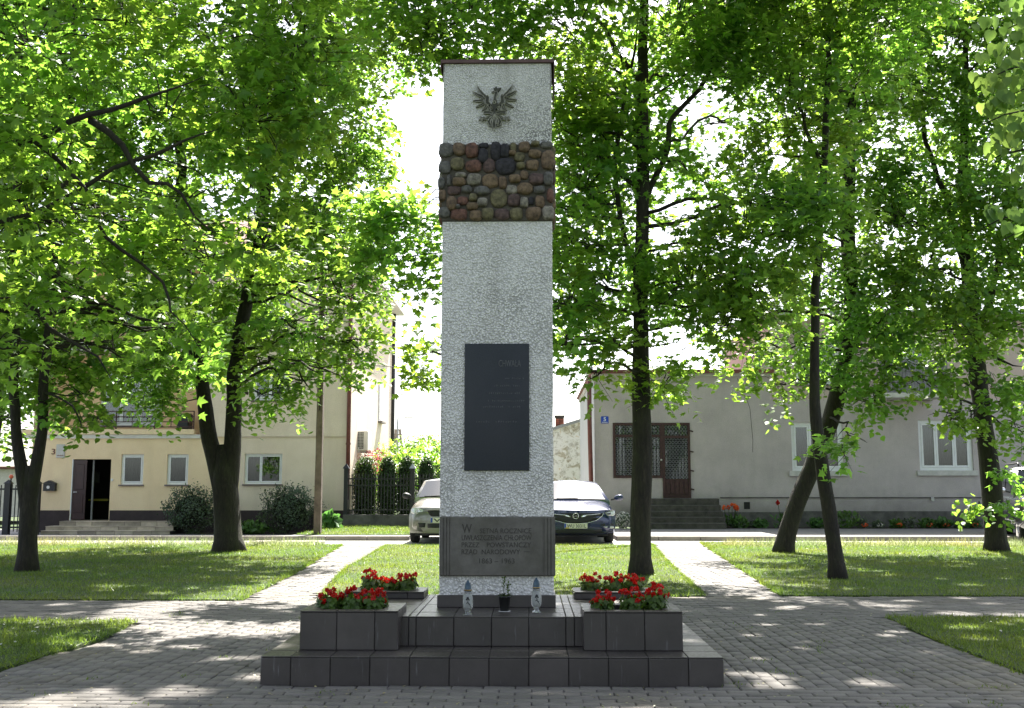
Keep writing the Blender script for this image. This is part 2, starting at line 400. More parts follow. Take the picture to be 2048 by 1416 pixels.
def paver_geo(A):
    """one chamfered block per row of A (x, y, width, depth) -> V (n,12,3), F for one block"""
    c = .006
    T = np.array([(a, b, u, z) for (u, z) in ((1, -.02), (1, -c), (0, 0)) for (a, b) in ((-1, -1), (1, -1), (1, 1), (-1, 1))])
    F = [(L+k, L+(k+1) % 4, L+4+(k+1) % 4, L+4+k) for L in (0, 4) for k in range(4)] + [(8, 9, 10, 11)]; F = np.array(F)
    hw, hd = A[:, 2] / 2 - .0028, A[:, 3] / 2 - .0028; g = nr
    V = np.zeros((len(A), 12, 3)); inset = np.where(T[:, 2] == 1, 0, c)
    V[:, :, 0] = T[None, :, 0] * (hw[:, None] - inset[None, :]); V[:, :, 1] = T[None, :, 1] * (hd[:, None] - inset[None, :])
    an = g.normal(0, .012, len(A))[:, None]; x0 = V[:, :, 0].copy(); V[:, :, 0] = x0 - an * V[:, :, 1]; V[:, :, 1] += an * x0
    tx = g.normal(0, .009, len(A))[:, None]; ty = g.normal(0, .009, len(A))[:, None]
    V[:, :, 2] = T[None, :, 3] + V[:, :, 0] * tx + V[:, :, 1] * ty + g.normal(0, .0018, len(A))[:, None]
    V[:, :, 0] += A[:, 0][:, None] + g.normal(0, .0014, len(A))[:, None]; V[:, :, 1] += A[:, 1][:, None] + g.normal(0, .0014, len(A))[:, None]
    return V, F
Vp, F1 = paver_geo(PV)
tint = nr.random(len(PV))
py_front = PV[:, 1]
inview = np.abs(PV[:, 0] + .0178 * PV[:, 1]) < .478 * PV[:, 1]
score = np.where(inview & (PV[:, 1] > 5.95), PV[:, 1], 1e9)
order = np.argsort(score)
near, far = order[:300], order[300:]
Fq = (F1[None] + 12 * np.arange(len(far))[:, None, None]).reshape(-1, 4)
link('pavers', raw_mesh('pavers', Vp[far].reshape(-1, 3), Fq, M['paver'], np.repeat(tint[far], 9)), paving, kind='stuff')
for i in near:
    c = Vp[i].mean(0); o = link('paver', raw_mesh('paver', Vp[i] - c, F1, M['paver'], np.repeat(tint[i], 9)), paving, tuple(c))

# ---- leaf scatter machinery --------------------------------------------------
def frames(nrm, dr):
    """orthonormal frames: columns side, dir, normal"""
    nrm = nrm / np.linalg.norm(nrm, axis=1, keepdims=True)
    dr = dr - (dr * nrm).sum(1, keepdims=True) * nrm
    dr /= np.linalg.norm(dr, axis=1, keepdims=True) + 1e-9
    return np.stack([np.cross(dr, nrm), dr, nrm], axis=2)
MAPLE_V = np.array([(0, 0, 0), (.22, -.06, -.02), (.42, .02, -.10), (.27, .20, -.03), (.55, .48, -.12), (.24, .47, -.02), (.30, .62, -.03), (0, 1.0, -.10),
                    (-.30, .62, -.03), (-.24, .47, -.02), (-.55, .48, -.12), (-.27, .20, -.03), (-.42, .02, -.10), (-.22, -.06, -.02), (0, .35, .02)])
MAPLE_F = np.array([(14, 0, 1), (14, 1, 2), (14, 2, 3), (14, 3, 4), (14, 4, 5), (14, 5, 6), (14, 6, 7), (14, 7, 8), (14, 8, 9), (14, 9, 10), (14, 10, 11), (14, 11, 12), (14, 12, 13), (14, 13, 0)])
MAPLE_F = np.array([(14, 0, 2), (14, 2, 3), (14, 3, 4), (14, 4, 5), (14, 5, 7), (14, 7, 9), (14, 9, 10), (14, 10, 11), (14, 11, 12), (14, 12, 0)])
HEART_V = np.array([(0, 0, 0), (.34, .02, -.06), (.42, .42, -.10), (0, 1, -.12), (-.42, .42, -.10), (-.34, .02, -.06)])
HEART_F = np.array([(0, 1, 2, 3), (0, 3, 4, 5)])
BLADE_V = np.array([(-.5, 0, 0), (.5, 0, 0), (0, 1, 0)]); BLADE_F = np.array([(0, 1, 2)])
OVAL_V = np.array([(0, 0, 0), (.3, .3, .03), (.25, .75, .0), (0, 1, -.06), (-.25, .75, 0), (-.3, .3, .03)]); OVAL_F = np.array([(0, 1, 2, 3), (0, 3, 4, 5)])
def scatter(name, pos, nrm, dr, size, TV, TF, mat, wid=None):
    Fm = frames(nrm, dr); n = len(pos)
    T = np.repeat(TV[None], n, 0) * size[:, None, None]
    if wid is not None: T[:, :, 0] = TV[None, :, 0] * wid[:, None]
    V = np.einsum('nij,nkj->nki', Fm, T) + pos[:, None, :]
    F = (TF[None] + len(TV) * np.arange(n)[:, None, None]).reshape(-1, TF.shape[1])
    return raw_mesh(name, V.reshape(-1, 3), F, mat, np.repeat(nr.random(n), len(TF)))
def unit(n):
    a = nr.normal(size=(n, 3)); return a / np.linalg.norm(a, axis=1, keepdims=True)

# ---- grass
def grass_for(P, dens, size, lo=None):
    P = np.array(P); x0, y0 = P.min(0); x1, y1 = P.max(0)
    y0 = max(y0, 5.5); x0 = max(x0, -.50 * y1 - .6); x1 = min(x1, .50 * y1 + .6)
    n = int((x1 - x0) * (y1 - y0) * dens)
    x = nr.uniform(x0, x1, n); y = nr.uniform(y0, y1, n)
    e = .03 * np.sin(x * 9) + .03 * np.sin(y * 11 + x * 5)
    k = inpoly(x + e, y + e, [tuple(p) for p in P]) & (np.abs(x + .018 * y) < .49 * y + .4)
    x, y = x[k], y[k]; n = len(x)
    tuft = .65 + .55 * (np.sin(x * 3.1 + np.sin(y * 2.3) * 2) * .5 + .5) * (np.sin(y * 4.3 + x) * .5 + .5)
    pos = np.stack([x, y, np.full(n, .008)], 1)
    dr = np.stack([nr.normal(0, .45, n), nr.normal(0, .45, n), np.ones(n)], 1)
    nrm = unit(n); s = size * tuft * nr.uniform(.55, 1.35, n)
    return pos, nrm, dr, s, size * nr.uniform(.12, .2, n)
gset = [(LA, 900, .06), (LB, 1000, .055), (LC, 900, .06), (LD, 2600, .055), (LE, 2600, .055)]
for P, d, s in gset:
    pos, nrm, dr, sz, wd = grass_for(P, d, s)
    tag(link('grass', scatter('grass', pos, nrm, dr, sz, BLADE_V, BLADE_F, M['grass'], wd), kind='stuff'), 'short green lawn grass growing beside the paved paths', 'grass')
# tufts spilling over the lawn edges
E_ = []
for P in LAWNS:
    for i in range(len(P)):
        a, b = np.array(P[i][:2]), np.array(P[(i + 1) % len(P)][:2]); L = np.linalg.norm(b - a)
        if min(a[1], b[1]) > 23.5: continue
        n = int(min(L, 40) * 260); t_ = nr.random(n); q = a + (b - a) * t_[:, None]
        w = .5 + .5 * np.sin(q[:, 0] * 5.1 + q[:, 1] * 3.7) * np.sin(q[:, 0] * 1.9 - q[:, 1] * 2.3)
        q = q + nr.normal(0, .022, (n, 2)) * (.4 + w[:, None]); k = (np.abs(q[:, 0]) < .5 * q[:, 1] + .5) & (nr.random(n) < .25 + .75 * w) & (q[:, 1] > 5.8); E_.append(q[k])
E_ = np.concatenate(E_); n = len(E_); E_ = np.concatenate([E_, np.full((n, 1), .002)], 1)
tag(link('edge_grass', scatter('edge_grass', E_, unit(n), np.stack([nr.normal(0, .8, n), nr.normal(0, .8, n), np.ones(n)], 1), nr.uniform(.03, .085, n), BLADE_V, BLADE_F, M['grass'], nr.uniform(.006, .012, n)), kind='stuff'), 'ragged grass spilling from the lawn edges over the pavers', 'grass')
# taller straw-like grass along the far kerb, daisies, litter
n = 11000; x = np.concatenate([nr.uniform(-12, -4.6, n // 2), nr.uniform(4.2, 12, n // 2)]); y = 23.9 - np.abs(nr.normal(0, .35, n))
M['straw'] = leafmat('dry grass', (.24, .25, .12), (.36, .40, .18), .45, .3)
tag(link('tall_grass', scatter('tall_grass', np.stack([x, y, np.zeros(n)], 1), unit(n), np.stack([nr.normal(0, .3, n), nr.normal(0, .3, n), np.ones(n)], 1), nr.uniform(.06, .26, n), BLADE_V, BLADE_F, M['straw'], nr.uniform(.006, .014, n)), kind='stuff'), 'tall pale grass left uncut along the road edge', 'grass')
pos, nrm, dr, sz, wd = grass_for([(-5.85, 26.6), (-2.95, 26.6), (-2.95, 32.5), (-5.85, 32.5)], 500, .07); pos[:, 2] = .11
tag(link('grass', scatter('grass', pos, nrm, dr, sz, BLADE_V, BLADE_F, M['grass'], wd), kind='stuff'), 'small strip of grass under the black iron fence', 'grass')
n = 260; P = [(-7, 7, 8.0, 10.0), (3.7, 7, 7.6, 10.2)]
dx = np.concatenate([nr.uniform(-6.2, -4.0, n // 2), nr.uniform(3.8, 6.2, n // 2)]); dy = nr.uniform(7.6, 10.0, n)
k = inpoly(dx, dy, LD) | inpoly(dx, dy, LE); dx, dy = dx[k], dy[k]; n = len(dx)
QV = np.array([(-.5, -.5, 0), (.5, -.5, 0), (.5, .5, 0), (-.5, .5, 0)]); QF = np.array([(0, 1, 2, 3)])
tag(link('daisies', scatter('daisies', np.stack([dx, dy, nr.uniform(.05, .075, n)], 1), np.stack([nr.normal(0, .3, n), nr.normal(-.2, .3, n), np.ones(n)], 1), unit(n), nr.uniform(.010, .02, n), QV, QF, M['white_petal']), kind='stuff'), 'tiny white daisies dotted through the front lawns', 'daisies')
# bits of leaf and blossom lying on the pavers, moss tufts in the joints
n = 1500; x = nr.uniform(-4.2, 4.2, n); y = 5.9 + nr.random(n) ** 1.4 * 6; k = ~((x > SX0) & (x < SX1) & (y > SY0) & (y < SY1)); x, y = x[k], y[k]; n = len(x)
M['litter'] = leafmat('fallen bits', (.22, .20, .11), (.2, .2, .1), .2, .5)
tag(link('leaf_litter', scatter('leaf_litter', np.stack([x, y, np.full(n, .008)], 1), np.stack([nr.normal(0, .3, n), nr.normal(0, .3, n), np.ones(n)], 1), unit(n), nr.uniform(.006, .028, n), OVAL_V, OVAL_F, M['litter']), kind='stuff'), 'fallen blossom and leaf bits scattered on the pavers', 'litter')
n = 900; ci = nr.integers(0, 60, n); cxy = np.stack([nr.uniform(-3.9, 3.7, 60), 6.0 + nr.random(60) * 5.5], 1)
p = cxy[ci] + nr.normal(0, .05, (n, 2)); k = ~((p[:, 0] > SX0 - .03) & (p[:, 0] < SX1 + .03) & (p[:, 1] > SY0 - .03) & (p[:, 1] < SY1)); p = p[k]; n = len(p)
tag(link('joint_weeds', scatter('joint_weeds', np.concatenate([p, np.zeros((n, 1))], 1), unit(n), np.stack([nr.normal(0, .6, n), nr.normal(0, .6, n), np.ones(n)], 1), nr.uniform(.01, .035, n), BLADE_V, BLADE_F, M['grass'], nr.uniform(.004, .009, n)), kind='stuff'), 'small weeds sprouting from the paving joints', 'weeds')
# ================================================================== MONUMENT
mon = tag(empty('monument', (XC, 7.9, 0)), 'tall white roughcast memorial pillar with eagle emblem and stone band on tiled steps', 'monument')
def mloc(o): o.location = (-XC, -7.9, 0); return o       # parts are modelled in world coordinates
def mbuild(m, name, mat, parent=mon, **k):
    o = m.build(name, mat, parent, **k)
    if parent is mon: mloc(o)
    return o
def tile_obj(x0, x1, y0, y1, z0, z1, parent, c=.003):
    m = MB().cbox(x0, x1, y0, y1, z0, z1, c); return m.build('tile', M['tile'], parent)
def seg(a, b, js):
    e = [a] + [j for j in js if a + .02 < j < b - .02] + [b]; return list(zip(e[:-1], e[1:]))
J, TH = .0022, .010
def tiled(parent, x0, x1, y0, y1, z0, z1, xj, yj, hole=None, sides='FLRB', ztop=True):
    """clads a core with separate tiles: F front, L/R sides, B back, top"""
    for a, b in seg(x0, x1, xj):
        d = rng.uniform(-.0012, .0012)
        if 'F' in sides: tile_obj(a + J, b - J, y0 + d, y0 + TH, z0, z1 - TH - .002, parent)
        if 'B' in sides: tile_obj(a + J, b - J, y1 - TH, y1, z0, z1 - TH - .002, parent)
    for a, b in seg(y0 + TH, y1 - TH, yj):
        if 'L' in sides: tile_obj(x0, x0 + TH, a + J, b - J, z0, z1 - TH - .002, parent)
        if 'R' in sides: tile_obj(x1 - TH, x1, a + J, b - J, z0, z1 - TH - .002, parent)
    if ztop:
        for a, b in seg(x0, x1, xj):
            for c, d in seg(y0, y1, yj):
                if hole and hole(a, b, c, d): continue
                tile_obj(a + J, b - J, c + J, d - J, z1 - TH, z1 + rng.uniform(-.0008, .0008), parent)
ZS, ZP = .175, .373
# lower step
xj = [-1.5295 + .252 * i for i in range(12)]; yj = [6.93 + .25 * i for i in range(1, 10)]
low = mbuild(MB().box(SX0 + .008, SX1 - .008, SY0 + .008, SY1 - .008, -.03, ZS - .006), 'lower_step', M['grout'])
PX0, PX1, PY0, PY1 = XC - 1.23, XC + 1.23, 7.372, 8.885
tiled(low, SX0, SX1, SY0, SY1, -.02, ZS, xj, yj, hole=lambda a, b, c, d: a > PX0 + .1 and b < PX1 - .1 and c > PY0 + .2 and d < PY1 - .2)
# upper platform
plat = mbuild(MB().box(PX0 + .008, PX1 - .008, PY0 + .008, PY1 - .008, ZS + .002, ZP - .006), 'platform', M['grout'])
xj2 = [-.832, -.782, -.526, -.270, -.018, .233, .291]; yj2 = [7.372 + .25 * i for i in range(1, 6)]
SHX0, SHX1, SHY0, SHY1 = XC - .421, XC + .421, 7.94, 8.37
tiled(plat, PX0, PX1, PY0, PY1, ZS + .003, ZP, xj2, yj2, hole=lambda a, b, c, d: a > SHX0 and b < SHX1 and c > SHY0 and d < SHY1)
# planters
def planter(x0, x1, y0, y1, z0, z1, xj, rim=.085):
    p = mbuild(MB().box(x0 + .008, x1 - .008, y0 + .008, y0 + rim - .004, z0 + .002, z1 - .006).box(x0 + .008, x1 - .008, y1 - rim + .004, y1 - .008, z0 + .002, z1 - .006)
               .box(x0 + .008, x0 + rim * 1.3, y0 + rim, y1 - rim, z0 + .002, z1 - .006).box(x1 - rim * 1.3, x1 - .008, y0 + rim, y1 - rim, z0 + .002, z1 - .006), 'planter', M['grout'])
    tiled(p, x0, x1, y0, y1, z0 + .003, z1, xj, [y0 + .25, y0 + .5], ztop=False)
    rx = rim * 1.3 + .004
    for a, b in seg(x0, x1, xj):
        tile_obj(a + J, b - J, y0 - .003, y0 + rim, z1 - TH, z1, p); tile_obj(a + J, b - J, y1 - rim, y1 + .003, z1 - TH, z1, p)
    tile_obj(x0 - .002, x0 + rx, y0 + rim + J, y1 - rim - J, z1 - TH, z1, p); tile_obj(x1 - rx, x1 + .002, y0 + rim + J, y1 - rim - J, z1 - TH, z1, p)
    s = MB(); nx, ny = 16, 8
    s.grid([[(x0 + .09 + (x1 - x0 - .18) * i / nx, y0 + .07 + (y1 - y0 - .14) * j / ny, z1 - .035 + .018 * noise.noise(Vector((i * .7, j * .9, x0)))) for i in range(nx + 1)] for j in range(ny + 1)])
    s.build('soil', M['soil'], p)
    return (x0 + x1) / 2, (y0 + y1) / 2, z1
PLANTERS = [planter(-1.531, -.881, 7.18, 7.675, ZS, .431, [-1.286, -1.034]), planter(.345, .995, 7.18, 7.675, ZS, .431, [.491, .744]),
            planter(-1.470, -.842, 8.505, 8.88, ZP, .431, [-1.22, -.97]), planter(.335, .963, 8.505, 8.88, ZP, .431, [.59, .84])]
# shaft : three plaster bodies, tapering slightly upwards
DF = 7.94
ztab0, ztab1, zb0, zb1, ztop = Z(1152, DF - .02), Z(1033, DF - .02), Z(441, DF - .03), Z(286, DF - .03), Z(127, DF)
def shaft_w(z): return .421 - .001 * (z - .4) / 4.0
def body(z0, z1, mat, name, nseg=24):
    m = MB(); rings = []
    for i in range(nseg + 1):
        z = z0 + (z1 - z0) * i / nseg; w = shaft_w(z); j = lambda k: .004 * noise.noise(Vector((k * 3.3, z * 9, 1)))
        c = .012
        rings.append([(XC - w + c + j(1), SHY0 + j(2), z), (XC + w - c + j(3), SHY0 + j(4), z), (XC + w + j(5), SHY0 + c, z), (XC + w + j(6), SHY1 - c, z), (XC + w - c, SHY1, z), (XC - w + c, SHY1, z), (XC - w + j(7), SHY1 - c, z), (XC - w + j(8), SHY0 + c, z)])
    vs = [v for r in rings for v in r]; fs = [(a*8+k, a*8+(k+1) % 8, (a+1)*8+(k+1) % 8, (a+1)*8+k) for a in range(nseg) for k in range(8)]
    fs += [tuple(range(8))[::-1], tuple(nseg * 8 + k for k in range(8))]
    m.add(vs, fs); return mbuild(m, name, mat)
shaft = body(ZP + .02, ztab0 + .002, M['roughcast_low'], 'shaft_foot', 6)
shaft = body(ztab0 + .004, zb0 + .02, M['roughcast'], 'shaft', 40)
body(zb1 - .02, ztop, M['roughcast_fine'], 'shaft_head', 16)
mbuild(MB().cbox(SHX0 - .012, SHX1 + .012, SHY0 - .018, SHY1 + .012, ZP + .001, Z(1190, DF), .003), 'skirting', M['tile'])
# cap sheet with folded drip edges
w = shaft_w(ztop)
m = MB().box(XC - w - .020, XC + w + .022, SHY0 - .022, SHY1 + .03, ztop + .002, ztop + .028)
m.box(XC - w - .022, XC - w - .016, SHY0 - .02, SHY1 + .03, ztop - .05, ztop + .002).box(XC + w + .018, XC + w + .024, SHY0 - .02, SHY1 + .03, ztop - .22, ztop + .002)
mbuild(m, 'cap', M['cap'])
# stone band
band = mbuild(MB().cbox(XC - .425, XC + .425, SHY0 - .012, SHY1 + .012, zb0, zb1, .01), 'stone_band', M['mortar'])
STN = [(190,165,230,220,'grey'),(405,160,190,200,'brown'),(610,185,210,230,'red'),(815,100,150,90,'dark'),(1010,190,170,290,'dark'),(1170,190,140,230,'dark'),(1300,130,110,150,'olive'),(1490,120,180,170,'brown'),(1670,70,130,90,'olive'),(1860,90,190,110,'grey'),
 (800,270,160,230,'dark'),(1290,225,110,80,'tan'),(1410,285,170,150,'olive'),(1670,235,200,130,'tan'),(1880,340,200,300,'brown'),(165,460,200,190,'grey'),(375,400,220,200,'olive'),(640,440,240,190,'red'),(900,430,190,220,'purple'),(1180,440,310,270,'dark'),(1430,440,140,110,'olive'),(1620,420,200,170,'tan'),
 (430,590,180,80,'pale'),(400,705,200,130,'tan'),(105,720,110,180,'grey'),(235,680,60,190,'grey'),(645,660,220,190,'pale'),(925,690,250,220,'tan'),(1130,710,130,200,'brown'),(1330,650,190,130,'tan'),(1485,590,130,140,'brown'),(1690,655,230,190,'purple'),(1890,650,150,220,'grey'),
 (320,850,210,140,'purple'),(530,830,170,120,'grey'),(780,850,250,140,'grey'),(1280,830,180,140,'pale'),(1500,820,240,180,'tan'),(1740,840,180,120,'grey'),(120,930,120,180,'brown'),(1920,930,110,220,'red'),
 (280,1060,160,220,'brown'),(465,1020,180,130,'red'),(640,960,140,130,'olive'),(790,1040,160,140,'pale'),(1060,980,270,280,'olive'),(1310,1010,190,200,'purple'),(1485,1050,130,170,'pale'),(1600,1020,80,130,'dark'),(1750,1040,150,190,'brown'),
 (620,1110,180,120,'tan'),(400,1240,260,180,'red'),(680,1260,200,160,'tan'),(875,1230,180,190,'olive'),(1120,1240,240,170,'purple'),(1360,1230,200,190,'olive'),(1640,1230,240,210,'brown'),(1880,1210,190,220,'pale'),(150,1210,180,160,'grey'),(385,1120,70,70,'grey')]
def stone_mesh(sx, sy, d, mat, seed):
    bm = bmesh.new(); bmesh.ops.create_icosphere(bm, subdivisions=3, radius=1)
    for v in bm.verts:
        p = v.co.copy(); n2 = 1 + .16 * noise.noise(p * 1.1 + Vector((seed * 7.1, 0, 3))) + .05 * noise.noise(p * 3 + Vector((seed, 2, 3)))
        q = Vector([math.copysign(abs(c) ** .70, c) for c in p]) * n2
        v.co = (q.x * sx, q.y * d, q.z * sy)
    me = bpy.data.meshes.new('stone'); bm.to_mesh(me); bm.free(); me.materials.append(mat)
    me.polygons.foreach_set('use_smooth', [True] * len(me.polygons)); return me
for i, (cx, cy, w_, h_, cn) in enumerate(STN):
    px, py = 870 + cx / 8.33, 280 + cy / 8.33; p = dp(px, py, SHY0 - .012); s = (SHY0) / FOC
    link('stone', stone_mesh(w_ / 8.33 * s * .565, h_ / 8.33 * s * .57, .030 + .01 * (i % 3), M['stone_' + cn], i), band, (p.x, SHY0 - .010, p.z))
cnames = ['grey', 'brown', 'red', 'olive', 'purple', 'tan', 'pale']
for side in (-1, 1):
    for r in range(6):
        for q in range(4):
            z = zb0 + (zb1 - zb0) * (r + .5) / 6; y = SHY0 + .055 + q * .103 + rng.uniform(-.01, .01)
            o = link('stone', stone_mesh(.046 + .006 * rng.random(), .043 + .006 * rng.random(), .03, M['stone_' + rng.choice(cnames)], 100 + r * 4 + q), band, (XC + side * .420, y, z + rng.uniform(-.008, .008)))
            o.rotation_euler = (0, 0, R(90))
for r in range(6):
    for q in range(8):
        z = zb0 + (zb1 - zb0) * (r + .5) / 6; link('stone', stone_mesh(.05, .043, .03, M['stone_' + rng.choice(cnames)], 200 + r * 8 + q), band, (XC - .36 + q * .103, SHY1 + .008, z))
# lettering helper
def text_mesh(s, size, mat, depth=.001, align='LEFT', space=1.0, off=0.0):
    cu = bpy.data.curves.new('t', 'FONT'); cu.body = s; cu.size = size; cu.extrude = depth; cu.align_x = align; cu.space_character = space; cu.offset = off; cu.resolution_u = 3
    o = bpy.data.objects.new('t', cu); col.objects.link(o); dg = bpy.context.evaluated_depsgraph_get(); dg.update()
    me = bpy.data.meshes.new_from_object(o.evaluated_get(dg)); bpy.data.objects.remove(o); bpy.data.curves.remove(cu)
    me.materials.clear(); me.materials.append(mat); return me
def text_on(s, x, y, z, width, height, mat, parent, name='lettering', depth=.0012, off=0.0, rel=None):
    """upright lettering facing -Y whose box is width x height, lower left corner at x,z"""
    me = text_mesh(s, .1, mat, depth, off=off); co = np.empty(len(me.vertices) * 3); me.vertices.foreach_get('co', co); co = co.reshape(-1, 3)
    lo, hi = co.min(0), co.max(0)
    if rel is None: rel = (lo[1], hi[1])
    q = co.copy(); q[:, 0] = (co[:, 0] - lo[0]) / (hi[0] - lo[0]) * width; q[:, 1] = -co[:, 2]
    q[:, 2] = (co[:, 1] - rel[0]) / (rel[1] - rel[0]) * height
    me.vertices.foreach_set('co', q.astype(np.float32).ravel()); me.update()
    return link(name, me, parent, (x, y, z))
CAPH = None
me_ = text_mesh('H', .1, M['engraved']); co_ = np.array([v.co[:] for v in me_.vertices]); REL = (0.0, co_[:, 1].max())
# black plaque
D0 = SHY0 - .022
x0, x1, z0, z1 = X(928, D0), X(1059, D0), Z(941, D0), Z(687, D0)
plq = mbuild(MB().cbox(x0, x1, D0, SHY0 + .01, z0, z1, .003), 'plaque', M['granite'])
def on_plaque(s, pxa, pxb, pyt, pyb, mat=M['granite_letter'], par=plq, D=D0 - .0008):
    a, b = X(pxa, D), X(pxb, D); zt, zb_ = Z(pyt, D), Z(pyb, D)
    return text_on(s, a, D, zb_, b - a, zt - zb_, mat, par, rel=REL)
on_plaque('CHWAŁA', 997, 1042, 720, 733)
# illegible, almost vanished lines: short worn strokes
for (yy, a, b, n) in ((758, 1010, 1050, 11), (773, 985, 1042, 15), (788, 978, 1042, 16), (803, 976, 1054, 20), (815, 966, 1052, 20), (845, 952, 1036, 17)):
    m = MB()
    for k in range(n):
        if rng.random() < .18: continue
        xx = X(a + (b - a) * k / n, D0); h = .006 + .009 * rng.random(); m.box(xx, xx + .0035, D0 - .0009, D0 - .0003, Z(yy, D0), Z(yy, D0) + h)
        if rng.random() < .5: m.box(xx + .004, xx + .010, D0 - .0009, D0 - .0003, Z(yy, D0) + h * .6, Z(yy, D0) + h * .6 + .003)
    m.build('worn_lettering', M['granite_letter'], plq, kind='stuff')
# inscription tablet
D1 = SHY0 - .040
x0, x1 = X(880, D1), X(1110, D1)
tab = mbuild(MB().cbox(x0, x1, D1 + .006, SHY0 + .02, ztab0, ztab1, .004), 'inscription_tablet', M['tablet'])
xl, xr = X(900, D1), X(1086, D1)
m = MB().cbox(xl, xr, D1, D1 + .012, ztab0 + .004, ztab1 - .006, .004); m.build('raised_field', M['tablet'], tab)
for a in (882, 888.5, 894.5, 1089, 1095.5, 1102): MB().cbox(X(a, D1), X(a + 5, D1), D1 - .003, D1 + .01, ztab0 + .004, ztab1 - .006, .004).build('moulding', M['tablet'], tab)
Dt = D1 - .0008
def on_tab(s, a, b, t_, u): return on_plaque(s, a, b, t_, u, M['engraved'], tab, Dt)
on_tab('W', 924.5, 944, 1048, 1066)
on_tab('SETNĄ ROCZNICĘ', 960, 1063, 1057, 1066.5); on_tab('UWŁASZCZENIA CHŁOPÓW', 924, 1063, 1070.5, 1080.5)
on_tab('PRZEZ', 924, 959, 1085, 1094.5); on_tab('POWSTAŃCZY', 974, 1062, 1085, 1094.5); on_tab('RZĄD', 924, 955, 1099, 1108.5); on_tab('NARODOWY', 964, 1040, 1099, 1108.5)
on_tab('1863 – 1963', 959, 1029, 1117, 1127)
m = MB(); m.box(X(1048, Dt), X(1060, Dt), Dt - .0008, Dt, Z(1104, Dt), Z(1103, Dt)); m.build('ornament', M['engraved'], tab)
for a in (944, 1048):
    p = dp(a, 1034, D1); MB().lathe([(.006, 0), (.011, .003), (.012, .010), (.006, .014)], n=10).build('bracket', M['steel'], tab, True, (p.x, D1 - .002, p.z - .007))
# eagle
De = SHY0 - .020
def E(x, y): p = dp(930 + x * 120 / 1416, 160 + y * 120 / 1416, De); return (p.x, p.z)
eag = mbuild(MB().prism([E(*q) for q in ((690,480),(740,470),(775,560),(760,640),(725,700),(720,790),(670,790),(665,700),(625,620),(640,540))], De - .004, De + .022), 'eagle_emblem', M['bronze'])
def feather(pts, wd, bottom=False):
    """a tapering bent plate with a raised rim"""
    P = [Vector((*E(*q), 0)) for q in pts]; k = 120 / 1416 * De / FOC
    L, Rr = [], []
    for i, p in enumerate(P):
        t_ = (P[min(i + 1, len(P) - 1)] - P[max(i - 1, 0)]).normalized(); nn = Vector((-t_.y, t_.x, 0)); w_ = wd[i] * k / 2
        L.append(p + nn * w_); Rr.append(p - nn * w_)
    poly = [(v.x, v.y) for v in L] + [(v.x, v.y) for v in Rr[::-1]]
    MB().prism(poly, De, De + .024).build('feather', M['bronze'], eag, fix=True)
    ring = [(a, De - .002, b) for a, b in poly]
    MB().tube(ring, .0022, 5, close=True).build('rim', M['bronze_edge'], eag)
def both(pts, wd, cx=697):
    feather(pts, wd); feather([(2 * cx - x + (12 if y < 700 else 0), y - (25 if y < 500 else 5)) for x, y in pts], wd)
both([(500,410),(400,310),(330,220),(280,120)], [70,52,38,6]); both([(440,400),(330,360),(240,310),(185,270)], [70,60,40,6])
both([(430,470),(330,490),(250,490),(180,480)], [62,52,40,6]); both([(450,540),(380,590),(310,620),(255,640)], [58,44,34,6])
both([(510,560),(480,640),(440,690),(400,715)], [60,46,32,6]); both([(580,590),(560,660),(540,705),(515,725)], [58,42,30,6])
both([(640,640),(620,690),(600,725)], [52,36,8]); both([(500,380),(530,420),(520,520),(580,600),(650,620)], [90,84,92,88,60])
both([(690,790),(560,760),(440,765)], [20,70,60]); both([(690,800),(570,870),(500,920)], [16,70,80])
both([(690,820),(600,900),(560,990),(590,1060),(640,1095)], [10,50,66,52,12]); both([(690,830),(640,920),(625,1000),(650,1050)], [8,30,40,10])
feather([(690,800),(688,900),(685,1000),(685,1090),(688,1190)], [22,30,70,70,4])
for s_ in (0, 1):
    cx = 405 if s_ == 0 else 985
    for an in range(5):
        a = R(72 * an + 20); feather([(cx, 910), (cx + 42 * math.cos(a), 910 + 42 * math.sin(a)), (cx + 82 * math.cos(a), 910 + 74 * math.sin(a))], [26, 24, 6])
    feather([(cx + (60 if s_ == 0 else -60), 900), (560 if s_ == 0 else 830, 850)], [26, 34])
feather([(700,490),(710,400),(735,310),(725,270)], [80,52,70,74]); feather([(700,262),(660,285),(625,275)], [40,34,6])
MB().prism([E(*q) for q in ((680,255),(670,175),(700,195),(735,150),(770,195),(850,180),(800,265))], De - .003, De + .02).build('crown', M['bronze'], eag, fix=True)
MB().tube([(E(695 + 34 * math.cos(a / 8 * 6.283), 535 + 34 * math.sin(a / 8 * 6.283))[0], De - .006, E(0, 535 + 34 * math.sin(a / 8 * 6.283))[1]) for a in range(8)], .003, 5, close=True).build('breast_shield', M['bronze_edge'], eag)

